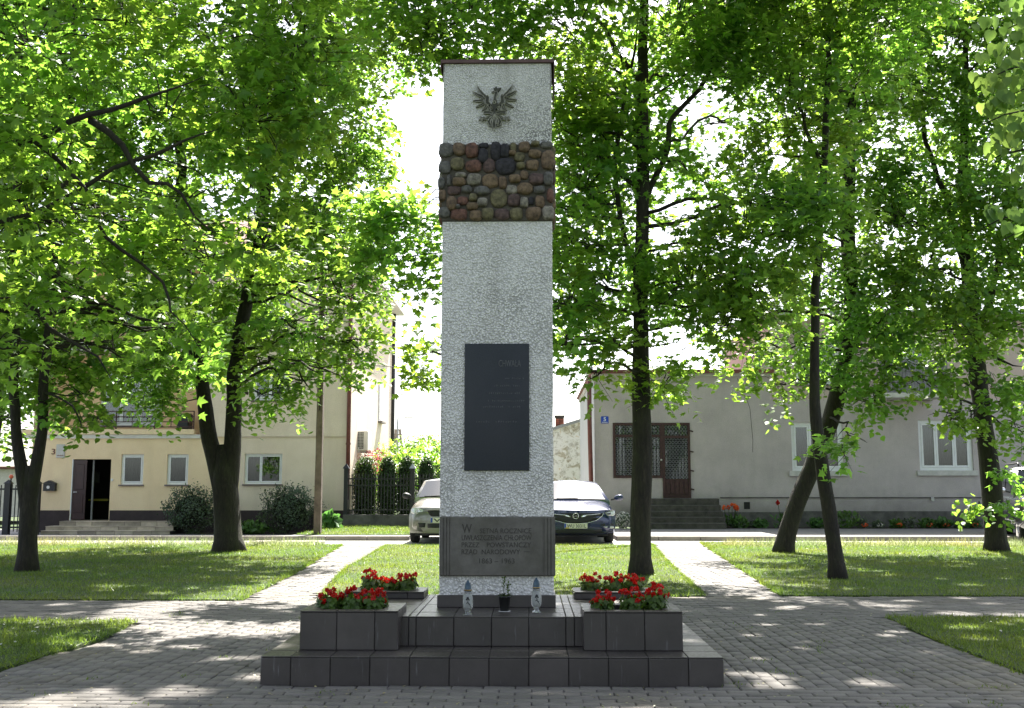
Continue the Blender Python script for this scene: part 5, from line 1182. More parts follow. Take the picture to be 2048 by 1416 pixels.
def cabin(W, y0, y1, y2, y3, zb, zr, wr, parent, paint, name='cabin'):
    """pillars and roof as one skin, windscreen etc. as glass lying in it"""
    n = 9
    def row(y, z, w, crown=.0, bowy=.0): return [(w * (2 * i / (n - 1) - 1), y + bowy * (2 * i / (n - 1) - 1) ** 2, z - crown * (2 * i / (n - 1) - 1) ** 2) for i in range(n)]
    R0, R1, R2, R3 = row(y0, zb, W, .02, .22), row(y1, zr, wr, .05, .12), row(y2, zr - .02, wr, .05, -.05), row(y3, zb + .05, W * .95, .02, -.15)
    mid = row((y1 + y2) / 2, zr + .03, wr * 1.01, .055, 0)
    m = MB(); m.grid([[(x * 1.02, y - .02, z - .22) for x, y, z in R0], R0, R1, mid, R2, R3, [(x, y + .03, z - .3) for x, y, z in R3]])
    m.add([(x * 1.02, y, z - .22) for x, y, z in (R0[0], R3[0])] + [R3[0], R0[0]], [(0, 1, 2, 3)]); m.add([(x * 1.02, y, z - .22) for x, y, z in (R0[-1], R3[-1])] + [R3[-1], R0[-1]], [(3, 2, 1, 0)])
    m.add(R0 + R1 + mid + R2 + R3, [(0, n, 2*n, 3*n, 4*n), (n-1, 5*n-1, 4*n-1, 3*n-1, 2*n-1)])
    o = m.build(name, paint, parent, True)
    def lerp(a, b, t_): return tuple(a[i] + (b[i] - a[i]) * t_ for i in range(3))
    def quad(A, B, u0, u1, v0, v1, off, nm):
        g = []
        for j in range(7):
            v = v0 + (v1 - v0) * j / 6; r = []
            for i in range(11):
                u = (u0 + (u1 - u0) * i / 10) * (n - 1); k = min(int(u), n - 2); f = u - k
                p = lerp(lerp(A[k], A[k+1], f), lerp(B[k], B[k+1], f), v); r.append((p[0] + off[0], p[1] + off[1], p[2] + off[2]))
            g.append(r)
        return MB().grid(g).build(nm, M['car_glass'], o, True)
    quad(R0, R1, .055, .945, .04, .93, (0, -.018, .012), 'windscreen'); quad(R3, R2, .07, .93, .1, .92, (0, .02, .012), 'rear_window')
    for s_ in (0, n - 1):
        a, b, c, d = R0[s_], R1[s_], R2[s_], R3[s_]; sg = -1 if s_ == 0 else 1; off = .008 * sg
        def P(u, v):
            lo = lerp(a, d, u); hi = lerp(b, c, u); q = lerp(lo, hi, v); return (q[0] + off, q[1], q[2])
        for (u0, u1) in ((.13, .47), (.50, .84)):
            MB().add([P(u0, .10), P(u1, .10), P(u1 - .01, .88), P(u0 + .04, .88)], [(0, 1, 2, 3)]).build('side_window', M['car_glass'], o)
    return o
def wheel(x, y, r, parent, w=.2):
    wl_ = MB().tube([(x - w / 2, y, r), (x - w / 2 + .02, y, r), (x + w / 2 - .02, y, r), (x + w / 2, y, r)], [r - .02, r, r, r - .02], 24).build('wheel', M['rubber'], parent, True)
    sg = 1 if x > 0 else -1
    MB().tube([(x + sg * (w / 2 + .001), y, r), (x + sg * (w / 2 + .005), y, r)], [r * .66, r * .62], 20).build('rim', M['rim'], wl_)
    for k in range(5):
        a = 1.257 * k; MB().tube([(x + sg * (w / 2 + .006), y, r), (x + sg * (w / 2 + .006), y + .6 * r * math.cos(a), r + .6 * r * math.sin(a))], .022, 5).build('spoke', M['chrome'], wl_)
def mirror(x, y, z, sg, paint, parent, cap=None):
    m = MB(); vs = []; n = 14
    for (f, s_) in ((0, .35), (.25, .8), (.6, 1.0), (.85, .85), (1, .4)):
        for k in range(n): a = 2 * math.pi * k / n; vs.append((x + sg * (.02 + .21 * f), y + .06 * math.cos(a) * s_ * 1.1, z + .075 * math.sin(a) * s_ + .012 * f))
    m.add(vs, [(i*n+k, i*n+(k+1) % n, (i+1)*n+(k+1) % n, (i+1)*n+k) for i in range(4) for k in range(n)] + [tuple(range(n)), tuple(4*n + k for k in range(n))[::-1]])
    o = m.build('door_mirror', paint, parent, True, fix=True); MB().tube([(x - sg * .06, y + .02, z - .05), (x + sg * .06, y, z - .02)], .02, 6).build('mirror_arm', M['black_trim'], o)
def plate(F, cx, cz, txt, parent, blue=True, yellow=False):
    y = F(cx, cz) - .03; p = MB().cbox(cx - .26, cx + .26, y, y + .02, cz - .057, cz + .057, .004).build('number_plate', M['plate_white'], parent)
    MB().box(cx - .258, cx - .215, y - .0015, y - .0005, cz - .053, cz + .053).build('blue_band', M['plate_blue'], p)
    if yellow: MB().box(cx - .235, cx - .15, y - .003, y - .002, cz - .055, cz - .03).build('sticker', M['plate_yellow'], p)
    text_on(txt, cx - .20, y - .0012, cz - .037, .43, .074, M['black_trim'], p, 'lettering', .0008, .0012, rel=REL)

# ---- dark blue saloon, nose towards us
D = 24.25; cxo = X(1151, D)
car = tag(empty('parked_car', (cxo, D, 0)), 'dark blue saloon car parked nose-on with chrome winged grille, half hidden by the pillar', 'car', 'cars parked nose towards the monument')
W = .93; F = nose(W, .24, .12)
body_mesh(W, F, 4.85, .9, .6, .19, [(0, .60), (.02, .68), (.08, .74), (.2, .79), (.4, .84), (.7, .90), (1.2, .97), (1.6, 1.0), (3, 1.0), (4.85, .95)]).build('body', M['blue_paint'], car, True, fix=True)
fsc = MB(); fsc.grid([[(x, F(x, z) - .004, z) for x in np.linspace(-1, 1, 25) * W * (.93 if z < .35 else .972 - 1.1 * max(0, z - .58) ** 1.5)] for z in np.linspace(.24, .76, 14)]); fsc.build('bumper_skin', M['blue_paint'], car, True)
cabin(W * .93, 1.15, 2.15, 3.3, 4.5, .97, 1.42, .62, car, M['blue_paint'])
gr = patch(F, [(-.62, .69), (.62, .69), (.585, .62), (.46, .53), (.25, .475), (0, .46), (-.25, .475), (-.46, .53), (-.585, .62)], .012, .02, 'grille', M['black_trim'], car, None)
strip(F, [(-.63, .69), (-.60, .625), (-.46, .525), (-.25, .468), (0, .452), (.25, .468), (.46, .525), (.60, .625), (.63, .69)], .018, .0075, 'chrome_surround', M['chrome'], gr)
for s_ in (-1, 1):
    strip(F, [(s_ * .56, .675), (s_ * .33, .650), (s_ * .22, .645)], .022, .008, 'chrome_bar', M['chrome'], gr)
    patch(F, [(s_ * .27, .655), (s_ * .16, .640), (s_ * .11, .600), (s_ * .17, .602), (s_ * .22, .618)], .026, .01, 'chrome_wing', M['chrome'], gr, None)
    hl = patch(F, [(s_ * .66, .70), (s_ * .80, .735), (s_ * .89, .745), (s_ * .905, .67), (s_ * .86, .625), (s_ * .72, .635)], .012, .03, 'headlight', M['headlamp'], car, None)
    patch(F, [(s_ * .70, .685), (s_ * .80, .70), (s_ * .80, .655), (s_ * .73, .65)], .018, .01, 'lamp_lens', M['car_glass'], hl, None)
    strip(F, [(s_ * .64, .695), (s_ * .80, .745), (s_ * .90, .755)], .012, .006, 'lamp_edge', M['black_trim'], hl)
    patch(F, [(s_ * .56, .44), (s_ * .86, .46), (s_ * .885, .33), (s_ * .80, .34), (s_ * .66, .38)], .008, .02, 'side_intake', M['black_trim'], car, None)
    patch(F, [(s_ * .62, .385), (s_ * .78, .395), (s_ * .87, .385), (s_ * .87, .35), (s_ * .76, .345)], .016, .02, 'fog_lamp', M['headlamp'], car, None)
    mirror(s_ * .96, 1.42, 1.02, s_, M['blue_paint'], car); wheel(s_ * .80, .95, .33, car); wheel(s_ * .80, 3.75, .33, car)
strip(F, [(-.70, .255), (0, .245), (.70, .255), (.86, .28)], .012, .008, 'lip', M['black_trim'], car)
patch(F, [(-.6, .33), (.6, .33), (.56, .24), (-.56, .24)], .009, .02, 'lower_grille', M['black_trim'], car, None)
yb = F(0, .62) - .05; MB().tube([(.062 * math.cos(a * .393), yb, .625 + .062 * math.sin(a * .393)) for a in range(16)], .0085, 6, close=True).build('badge_ring', M['chrome'], gr, True)
MB().add([(-.085, yb - .008, .630), (-.01, yb - .008, .618), (.015, yb - .008, .622), (.085, yb - .008, .620), (.01, yb - .008, .634), (-.015, yb - .008, .628)], [(0, 1, 2, 3, 4, 5)]).build('badge_bolt', M['chrome'], gr)
plate(lambda x, z: F(x, z) - .01, -.0, .405, 'WU 3031L', car, yellow=True)
strip(lambda x, z: 1.12, [(-.4, 1.00), (0, 1.01), (.1, 1.005)], 0, .012, 'wiper', M['black_trim'], car)
MB().box(-.75, .75, .35, 4.4, .17, .24).build('underbody', M['black_trim'], car)

# ---- silver-grey small hatchback
D = 24.25; cxo = X(885, D)
car = tag(empty('parked_car', (cxo, D, 0)), 'silver-grey small hatchback parked nose-on beside the pillar, black door mirror showing', 'car', 'cars parked nose towards the monument')
W = .80; F = nose(W, .26, .16)
body_mesh(W, F, 3.95, .9, .6, .19, [(0, .62), (.02, .72), (.08, .80), (.2, .86), (.4, .92), (.7, .98), (1.0, 1.03), (1.6, 1.06), (3, 1.06), (3.95, 1.05)]).build('body', M['silver_paint'], car, True, fix=True)
fsc = MB(); fsc.grid([[(x, F(x, z) - .004, z) for x in np.linspace(-1, 1, 25) * W * (.94 if z < .35 else .972 - 1.1 * max(0, z - .60) ** 1.5)] for z in np.linspace(.24, .80, 14)]); fsc.build('bumper_skin', M['silver_paint'], car, True)
cabin(W * .93, .95, 1.75, 3.2, 3.85, 1.03, 1.47, .60, car, M['silver_paint'])
gr = patch(F, [(-.34, .74), (.34, .74), (.30, .66), (.24, .615), (-.24, .615), (-.30, .66)], .012, .02, 'grille', M['black_trim'], car, None)
for k in range(9): x_ = -.27 + k * .0675; strip(F, [(x_, .62), (x_, .735)], .014, .004, 'grille_bar', M['black_trim'], gr)
strip(F, [(-.36, .755), (0, .765), (.36, .755)], .02, .014, 'grille_trim', M['silver_paint'], gr)
for s_ in (-1, 1):
    hl = patch(F, [(s_ * .44, .76), (s_ * .56, .80), (s_ * .68, .80), (s_ * .735, .77), (s_ * .735, .70), (s_ * .66, .66), (s_ * .46, .655)], .012, .03, 'headlight', M['headlamp'], car, None)
    MB().tube([(s_ * .56 + .05 * math.cos(a * .52), F(s_ * .56, .72) - .028, .72 + .05 * math.sin(a * .52)) for a in range(12)], .006, 5, close=True).build('lamp_ring', M['chrome'], hl, True)
    patch(F, [(s_ * .38, .47), (s_ * .68, .47), (s_ * .66, .40), (s_ * .60, .37), (s_ * .40, .37)], .010, .02, 'side_intake', M['black_trim'], car, None)
    mirror(s_ * .83, 1.25, 1.06, s_, M['black_trim'], car); wheel(s_ * .69, .80, .30, car, .19); wheel(s_ * .69, 3.2, .30, car, .19)
patch(F, [(-.33, .455), (.33, .455), (.33, .36), (-.33, .36)], .010, .02, 'lower_grille', M['black_trim'], car, None)
strip(F, [(-.70, .50), (-.3, .515), (0, .52), (.3, .515), (.70, .50)], .006, .006, 'bumper_crease', M['silver_paint'], car)
plate(F, 0, .53, 'WS', car)
strip(lambda x, z: .93, [(-.5, 1.055), (-.1, 1.075), (.3, 1.06)], 0, .012, 'wiper', M['black_trim'], car); MB().box(-.65, .65, .3, 3.6, .17, .24).build('underbody', M['black_trim'], car)

# ---- graphite off-roader at the picture's edge, seen from its front corner
D = 23.9
car = tag(empty('parked_offroader', (X(2132, D), D, 0), rz=R(-16)), 'dark graphite off-road car with roof rails and chrome mirror, cut off at the frame edge', 'car')
W = .93
body_mesh(W, None, 4.7, .9, .6, .30, [(0, .78), (.02, .90), (.08, .98), (.2, 1.02), (.4, 1.05), (1.2, 1.10), (1.6, 1.12), (3, 1.12), (4.7, 1.12)], 6.5, 5.5).build('body', M['grey_paint'], car, True, fix=True)
cabin(W * .95, 1.1, 1.7, 3.9, 4.6, 1.10, 1.76, .78, car, M['grey_paint'])
for s_ in (-1, 1):
    wheel(s_ * .775, .9, .37, car, .24); wheel(s_ * .775, 3.6, .37, car, .24); mirror(s_ * .98, 1.5, 1.2, s_, M['chrome'], car)
    MB().tube([(s_ * .68, 1.7, 1.78), (s_ * .68, 1.8, 1.84), (s_ * .68, 3.7, 1.84), (s_ * .68, 3.85, 1.76)], .022, 6).build('roof_rail', M['black_trim'], car, True)
    MB().cbox(s_ * .93 - .04, s_ * .93 + .05, 1.3, 3.1, .42, .50, .01).build('side_step', M['chrome'], car)
    MB().cbox(s_ * .945 - .01, s_ * .945 + .012, 1.9, 2.05, .95, .98, .004).build('door_handle', M['chrome'], car); MB().cbox(s_ * .945 - .01, s_ * .945 + .012, 2.9, 3.05, .95, .98, .004).build('door_handle', M['chrome'], car)
    MB().cbox(s_ * .62 - .2, s_ * .62 + .2, -.01, .06, .72, .88, .01).build('headlight', M['headlamp'], car)
MB().cbox(-.4, .4, -.02, .04, .68, .9, .01).build('grille', M['black_trim'], car)
# ================================================================== TREES
def resample(P, step=.18):
    out = [P[0]]
    for a, b in zip(P[:-1], P[1:]):
        n = max(1, int((b[0] - a[0]).length / step))
        for k in range(1, n + 1): t_ = k / n; out.append((a[0].lerp(b[0], t_), a[1] + (b[1] - a[1]) * t_))
    return out
def smooth(P, it=2):
    P = list(P)
    for _ in range(it):
        P = [P[0]] + [((P[i-1][0] + P[i][0] * 2 + P[i+1][0]) / 4, (P[i-1][1] + 2 * P[i][1] + P[i+1][1]) / 4) for i in range(1, len(P) - 1)] + [P[-1]]
    return P
def stem(m, P, n=14, nz=.12, flare=False, wob=0.0):
    P = list(P)
    if P[-1][1] < .07: P[-1] = (P[-1][0], .003)
    P = smooth(resample(P), 3)
    if wob:
        sd = rng.uniform(0, 99); L = len(P)
        P = [(p + Vector((noise.noise(p * 1.7 + Vector((sd, 0, 0))), noise.noise(p * 1.7 + Vector((0, sd, 5))), noise.noise(p * 1.7 + Vector((7, 3, sd))))) * wob * min(1, i / (L * .3 + 1)), r) for i, (p, r) in enumerate(P)]
    pts = [p for p, r in P]; rad = [r for p, r in P]
    if flare:
        z0 = pts[0].z
        rad = [r * (1 + .42 * math.exp(-(p.z - z0) / .13)) for p, r in zip(pts, rad)]; pts[0] = pts[0] - Vector((0, 0, .08))
    m.tube(pts, rad, n, nz=nz); return P
def crown_leaves(lobes, kind, dens, twigm):
    """sprays of leaves on twigs through the volume of each lobe -> arrays"""
    PP, NN, DD, SS = [], [], [], []
    for (c, r, wgt) in lobes:
        ns = max(4, int(dens * wgt * (3.5 if kind == 'maple' else 2.7) * max(r, .25) ** 2.15)); d = unit(ns); rad = nr.uniform(0.15, 1, ns) ** .5
        q = d * rad[:, None] * np.array([r, r, r * .82]); q += .18 * r * np.sin(q[:, [1, 2, 0]] * 3.1 + c.x)
        root = np.array(c) + q
        w_ = np.sin(root[:, 0] * 2.1 + 1.3 * np.sin(root[:, 2] * 1.7)) + np.sin(root[:, 1] * 2.3 + 1.1 * np.sin(root[:, 0] * 1.9)) + np.sin(root[:, 2] * 2.9 + root[:, 0] * .8)
        kp = w_ + nr.normal(0, .35, ns) > -1.15; root, d, q = root[kp], d[kp], q[kp]; ns = len(root)      # foliage comes in clumps with openings between
        if ns == 0: continue
        out = d * np.array([1, 1, .35]) + nr.normal(0, .35, (ns, 3))
        droop = -.45 if kind == 'linden' else -.10
        out[:, 2] += droop; out /= np.linalg.norm(out, axis=1, keepdims=True)
        L = nr.uniform(.28, .62, ns)
        pn = np.array([0, -.15, 1.0]) + nr.normal(0, .32, (ns, 3))
        k = 12 if kind == 'maple' else 18
        for i in range(k):
            f = (i + .5) / k; side = 1 if i % 2 else -1
            sd = np.cross(out, pn); sd /= np.linalg.norm(sd, axis=1, keepdims=True) + 1e-9
            spread = .13 if kind == 'maple' else .10
            p = root + out * (L * f)[:, None] + sd * (side * spread * (1 - .4 * f) * nr.uniform(.4, 1.2, ns))[:, None] + nr.normal(0, .03, (ns, 3)); p[:, 2] -= .16 * (f * L) ** 2 * (2.2 if kind == 'linden' else .8)
            nn = pn + nr.normal(0, .50, (ns, 3)); dd = out * .5 + sd * side * .8 + np.array([0, 0, -.25 if kind == 'maple' else -.7]) + nr.normal(0, .25, (ns, 3))
            PP.append(p); NN.append(nn); DD.append(dd); SS.append((nr.uniform(.085, .145, ns) if kind == 'maple' else nr.uniform(.075, .13, ns)))
        if twigm is not None:
            cc = np.array(c)
            for j in range(0, ns, 4):
                a = root[j]; b = a + out[j] * L[j]; b = b - np.array([0, 0, .1 * L[j] ** 2]); s_ = cc + (a - cc) * .35
                twigm.tube([s_, (s_ + a) / 2 + np.array([0, 0, .06]), a, b], [.011, .008, .005, .002], 3, cap=False)
    return np.concatenate(PP), np.concatenate(NN), np.concatenate(DD), np.concatenate(SS)
LIT = [gp(*p) for p in ((225, 1205), (470, 1200), (640, 1192), (600, 1290), (250, 1300), (120, 1285))]
FLECKS = [(rng.uniform(-5.5, 7.5), rng.uniform(5.9, 19), rng.uniform(.05, .19), rng.uniform(.9, 1.9)) for _ in range(330)]
LIT2 = [gp(*p) for p in ((-50, 1375), (230, 1372), (330, 1416), (200, 1500), (-100, 1500))]
def tree(name, lab, cat, kind, stems, lobes, dens, group=None, mat=None, base=None, flare=True, twigs=True, nz=.12, extra=None, deep=0):
    if deep:   # the crown is as deep as it is wide: more lobes on the far side and a few on the near side
        add = []
        for (c, r, w) in lobes:
            if r < .5 or c.z < 3.2: continue
            f = (c.y + deep) / c.y; add.append((Vector((c.x * f, c.y + deep + rng.uniform(-.4, .4), 1.23 + (c.z - 1.23) * f * rng.uniform(.9, 1.0))), r * 1.1, w * .5))
        lobes = lobes + add
    """stems: list of [(Vector, radius)...]; lobes: (centre, radius, weight)"""
    def open_to_sun(c): g = c - SUN_DIR * (c.z / SUN_DIR.z); a, b = np.array([g.x]), np.array([g.y]); return c.z > 5.9 and (inpoly(a, b, LIT)[0] or inpoly(a, b, LIT2)[0])
    lobes = [l for l in lobes if not open_to_sun(l[0])]
    root = tag(empty(name, (0, 0, 0)), lab, cat, group)
    b0 = stems[0][0][0]; root.location = (b0.x, b0.y, 0); off = (-b0.x, -b0.y, 0)
    tm = MB(); paths = []
    for i, s_ in enumerate(stems): paths.append(stem(tm, s_, 16, nz, flare and i == 0, wob=.10 if i else .03))
    o = tm.build('trunk', M['bark'], root, True); o.location = off
    allp = [q for P in paths for q in P]
    for P in (extra or []):
        m = MB(); stem(m, P, 8, .1, wob=.2); o = m.build('branch', M['bark'], root, True); o.location = off
    for (c, r, wgt) in lobes:
        if r < .2: continue
        best, bs = None, 1e9
        for p, rr in allp:
            h = math.hypot(p.x - c.x, p.y - c.y); want = (c.z - .5 * h) if c.z > 6.5 else max(c.z + .05 * h, 2.6)
            s_ = (p - c).length + 1.6 * abs(p.z - want) + (6 if p.z < 2.6 else 0)
            if s_ < bs: bs, best = s_, (p, rr)
        p, rr = best; d = c - p
        if d.length < .25: continue
        r0 = min(rr * .45, .010 + .009 * d.length)
        mid = p + d * .5 + Vector((rng.uniform(-.1, .1), rng.uniform(-.1, .1), .04 * d.length + rng.uniform(-.06, .1))) * d.length * .5
        end = c + d.normalized() * r * .35
        m = MB(); stem(m, [(p, r0), (p + d * .22 + Vector((0, 0, .03)), r0 * .9), (mid, r0 * .7), (c, r0 * .42), (end, .004)], 7, .1, wob=.28)
        for q in range(4):
            a = rng.uniform(0, 6.28); e = c + Vector((math.cos(a) * r * .8, math.sin(a) * r * .8, rng.uniform(-.3, .5) * r)); s0 = mid.lerp(c, .3 + .2 * q)
            stem(m, [(s0, r0 * .42), (s0.lerp(e, .5) + Vector((0, 0, .05)), r0 * .28), (e, .003)], 5, .1, wob=.22)
        o = m.build('branch', M['bark'], root, True); o.location = off
    tw = MB() if twigs else None
    p, n_, d_, s_ = crown_leaves(lobes, kind, dens, tw)
    # small gaps that let single beams down to the ground
    gg = p - (p[:, 2] / SUN_DIR.z)[:, None] * np.array(SUN_DIR); kk = np.zeros(len(p), bool)
    for (fx, fy, fr, fe) in FLECKS: kk |= ((gg[:, 0] - fx) / fe) ** 2 + (gg[:, 1] - fy) ** 2 < fr * fr
    kk &= p[:, 2] > 1.5; p, n_, d_, s_ = p[~kk], n_[~kk], d_[~kk], s_[~kk]
    # the canopy is open where the sun comes through on to the path
    g = p - (p[:, 2] / SUN_DIR.z)[:, None] * np.array(SUN_DIR); k = inpoly(g[:, 0], g[:, 1], LIT) | inpoly(g[:, 0], g[:, 1], LIT2)
    hole = np.sin(p[:, 0] * 2.3 + p[:, 2]) + np.sin(p[:, 1] * 1.9 + 2) > -.9
    k &= hole & (p[:, 2] > 5.6 if kind == 'maple' else True); p, n_, d_, s_ = p[~k], n_[~k], d_[~k], s_[~k]
    V, Fc, mt = (MAPLE_V, MAPLE_F, M['maple_leaf']) if kind == 'maple' else (HEART_V, HEART_F, M['linden_leaf'])
    o = link('crown', scatter('crown', p, n_, d_, s_, V, Fc, mat or mt), root, kind='stuff'); o.location = off
    if twigs: o = tw.build('twigs', M['twig'], root, kind='stuff'); o.location = off
    return root
def S(D, *pts): return [(dp(x, y, D), r) for x, y, r in pts]
def base(px, py, D, r): p = dp(px, py, D); p.z = 0.0; return (p, r)
def LB_(rows): return [(dp(x, y, D), r, (w[0] if w else 1.0)) for x, y, D, r, *w in rows]
def Dg(py): return gp(1062, py).y

# T1 twin-stemmed linden, far left of the lawn
D = Dg(1145)
tree('linden_tree', 'slender linden forking low into two dark stems in front of the gate', 'linden tree', 'linden',
     [[base(54, 1145, D, 0.1419)] + S(D, (54, 1080, 0.1333), (56, 1010, 0.1290), (58, 965, 0.1290), (58, 930, .07)), S(D, (56, 1040, .10), (52, 990, 0.1032), (40, 930, 0.0903), (32, 880, 0.0774), (30, 800, 0.0705), (31, 700, 0.0688), (30, 600, 0.0671), (34, 450, 0.0602), (50, 250, 0.0516), (55, 60, 0.0430), (60, -200, 0.0258)),
      S(D, (57, 1040, .10), (62, 990, 0.1032), (74, 930, 0.0860), (84, 860, 0.0757), (92, 760, 0.0731), (101, 640, 0.0705), (120, 480, 0.0602), (135, 300, 0.0516), (150, 60, 0.0430), (170, -250, 0.0258))],
     LB_([(50, 440, 16.8, 1.0), (130, 600, 17.2, .8), (20, 700, 17.4, .8), (130, 740, 17.0, .6), (175, 790, 16.2, .45), (190, 845, 15.6, .22), (150, 690, 15.5, .35), (-60, 560, 15.5, 1.2), (60, 220, 16.4, 1.3), (160, 120, 15.6, 1.1), (-60, 200, 16, 1.3), (60, -120, 16, 1.6), (220, 420, 16.5, .8), (5, 850, 17.5, .3), (150, -350, 15.5, 1.6), (220, 680, 15.2, .5)]), 46, deep=2.4)
# T2 big forked linden
D = Dg(1105)
tree('linden_tree', 'stout linden with deeply forked trunk in front of the cream house', 'linden tree', 'linden',
     [[base(458, 1105, D, 0.2666)] + S(D, (456, 1050, 0.2580), (452, 980, 0.2494), (446, 930, 0.2494), (446, 890, .12)), S(D, (452, 1030, .15), (444, 985, .165), (436, 955, 0.1720), (422, 880, 0.1548), (400, 760, 0.1333), (388, 690, 0.1290), (374, 560, 0.1204), (366, 430, 0.1118), (352, 250, 0.0860), (350, 50, 0.0602), (350, -200, 0.0344)),
      S(D, (456, 1030, .15), (458, 985, .17), (460, 955, 0.1806), (466, 850, 0.1548), (468, 750, 0.1376), (478, 680, 0.1333), (508, 540, 0.1247), (528, 400, 0.1204), (534, 250, 0.1032), (528, 60, 0.0688), (540, -200, 0.0344))],
     LB_([(370, 500, 20.6, 1.2), (300, 600, 20, 1.1), (300, 740, 20.6, .7), (500, 560, 21.6, 1.1), (600, 650, 19.2, .9), (610, 770, 18.8, .5), (540, 790, 19, .55), (525, 715, 20.6, .5), (690, 590, 19.6, .75), (720, 690, 19.4, .45), (640, 440, 20, 1.1),
          (640, 230, 20.2, 1.3), (560, 60, 20, 1.5), (700, 80, 20.3, 1.0), (700, 350, 20, .8), (432, 700, 22.6, .7), (345, 800, 20.6, .3), (430, 230, 20.6, 1.6), (330, 330, 21, 1.4), (650, 740, 18.9, .45), (450, 620, 22.6, .9), (550, -200, 20, 2.0), (700, -150, 20.5, 1.5), (300, -150, 20.5, 2.0), (560, 470, 20.8, .9), (345, 690, 20.8, .5), (770, 560, 19.8, .45), (740, 480, 20.2, .45)]), 46, deep=2.4)
# T3 maple close to the pillar
D = Dg(1150)
tree('maple_tree', 'straight maple trunk just beside the pillar in front of the barred window', 'maple tree', 'maple',
     [[base(1281, 1150, D, 0.1548)] + S(D, (1281, 1080, 0.1505), (1282, 1000, 0.1462), (1285, 880, 0.1419), (1283, 780, 0.1333), (1282, 690, 0.1221), (1281, 560, 0.1075), (1286, 400, 0.0989), (1286, 200, 0.0860), (1287, 30, 0.0731), (1295, -200, 0.0516), (1300, -450, 0.0258)),
      S(D, (1276, 560, 0.0430), (1262, 510, 0.0387), (1240, 440, 0.0370), (1233, 330, 0.0344), (1238, 230, 0.0310), (1262, 130, 0.0258), (1275, 20, 0.0215))],
     LB_([(830, 60, 14.2, .75), (740, 150, 14, .55), (830, 160, 14, .48, 1.3), (940, 30, 14.6, .75), (1060, 120, 16, .32), (1150, 60, 15, .85), (1180, 190, 15.2, .65, 1.3), (1130, 250, 15.8, .45), (1240, 420, 16.5, .7), (1170, 640, 16.6, .5), (1250, 250, 17, .8), (1330, 560, 17, .6), (1350, 60, 15, .9), (1400, 150, 15.5, .65, 1.3), (1430, 40, 17, .8), (1340, 150, 17, .5), (1230, 120, 17, .7), (1420, 360, 17, .5), (1460, 240, 17.5, .3), (1170, 370, 15.4, .62), (1150, 490, 14.7, .55), (1135, 610, 14.2, .45), (1130, 690, 14.0, .30), (1185, 745, 14.2, .2),
          (1350, 440, 15.6, .55), (1380, 570, 14.8, .68), (1490, 480, 14.5, .75), (1500, 590, 14.2, .6), (1590, 400, 14.4, .45), (1650, 420, 14.3, .42), (1320, 770, 15.6, .38, 1.4), (1350, 700, 15.4, .34), (1220, 570, 15, .5), (1180, 270, 15.6, .5), (1330, 330, 15.6, .3), (1440, 660, 14.6, .42), (1230, 690, 14.6, .25),
          (830, 440, 14.8, .45, 1.3), (760, 420, 15, .4), (800, 520, 14.6, .42, 1.3), (850, 580, 14.8, .34, 1.3), (740, 500, 15.2, .35), (800, 210, 14.3, .32, 1.2), (780, 430, 15, .35), (860, 700, 14.8, .2), (840, 760, 14.5, .14), (1000, -150, 14.8, 1.2), (1250, -220, 15, 1.6), (1450, -130, 15.2, 1.2), (1250, -500, 15.2, 1.8), (800, -120, 14.6, 1.1), (1050, -400, 15, 1.5), (1500, -400, 15, 1.5), (1100, 520, 16.5, .5), (1110, 340, 16.5, .45)]), 78,
     extra=[S(D, (1286, 420, .05), (1340, 270, .042), (1395, 165, .035), (1455, 70, .028), (1500, -30, .02)), S(D, (1281, 380, .04), (1215, 320, .032), (1160, 288, .024), (1095, 265, .012)), S(D, (1283, 300, .035), (1220, 262, .028), (1100, 235, .014)),
            S(D, (1280, 655, .035), (1225, 672, .028), (1180, 684, .02), (1110, 692, .01)), S(D, (1286, 170, .045), (1215, 75, .036), (1150, -10, .03)), S(D, (1288, 610, .035), (1400, 575, .028), (1480, 540, .02), (1560, 500, .012))])
# T4 leaning linden
D = Dg(1105)
tree('linden_tree', 'linden whose trunk leans strongly away from the path, crossing behind another trunk', 'linden tree', 'linden',
     [[base(1566, 1105, D, .17)] + S(D, (1578, 1050, .175), (1604, 980, .17), (1638, 900, .165), (1662, 845, .165), (1682, 760, .16), (1697, 700, .15), (1704, 620, .14), (1698, 510, .15), (1694, 430, .14), (1700, 250, .11), (1710, 0, .07), (1710, -250, .04)),
      S(D, (1655, 860, .11), (1658, 830, .09), (1652, 815, .06)), S(D, (1694, 700, .08), (1740, 655, .06), (1790, 610, .045), (1840, 580, .03))],
     LB_([(1700, 330, 20.8, 1.3), (1640, 540, 20.6, .9), (1590, 680, 20.4, .6), (1545, 770, 20.3, .33), (1490, 710, 20.4, .45), (1730, 690, 19.9, .75), (1745, 800, 19.6, .5), (1700, 880, 19.4, .28), (1780, 600, 20, 1.0), (1660, 760, 19.8, .4), (1800, 150, 21, 1.4), (1600, 150, 21, 1.2), (1520, 400, 21, .5), (1560, 590, 21, .5), (1700, -120, 20.8, 1.8), (1570, -50, 21.5, 1.3), (1800, 740, 19.8, .35), (1500, 620, 21, .5), (1450, 650, 21.3, .3)]), 44, deep=2.4)
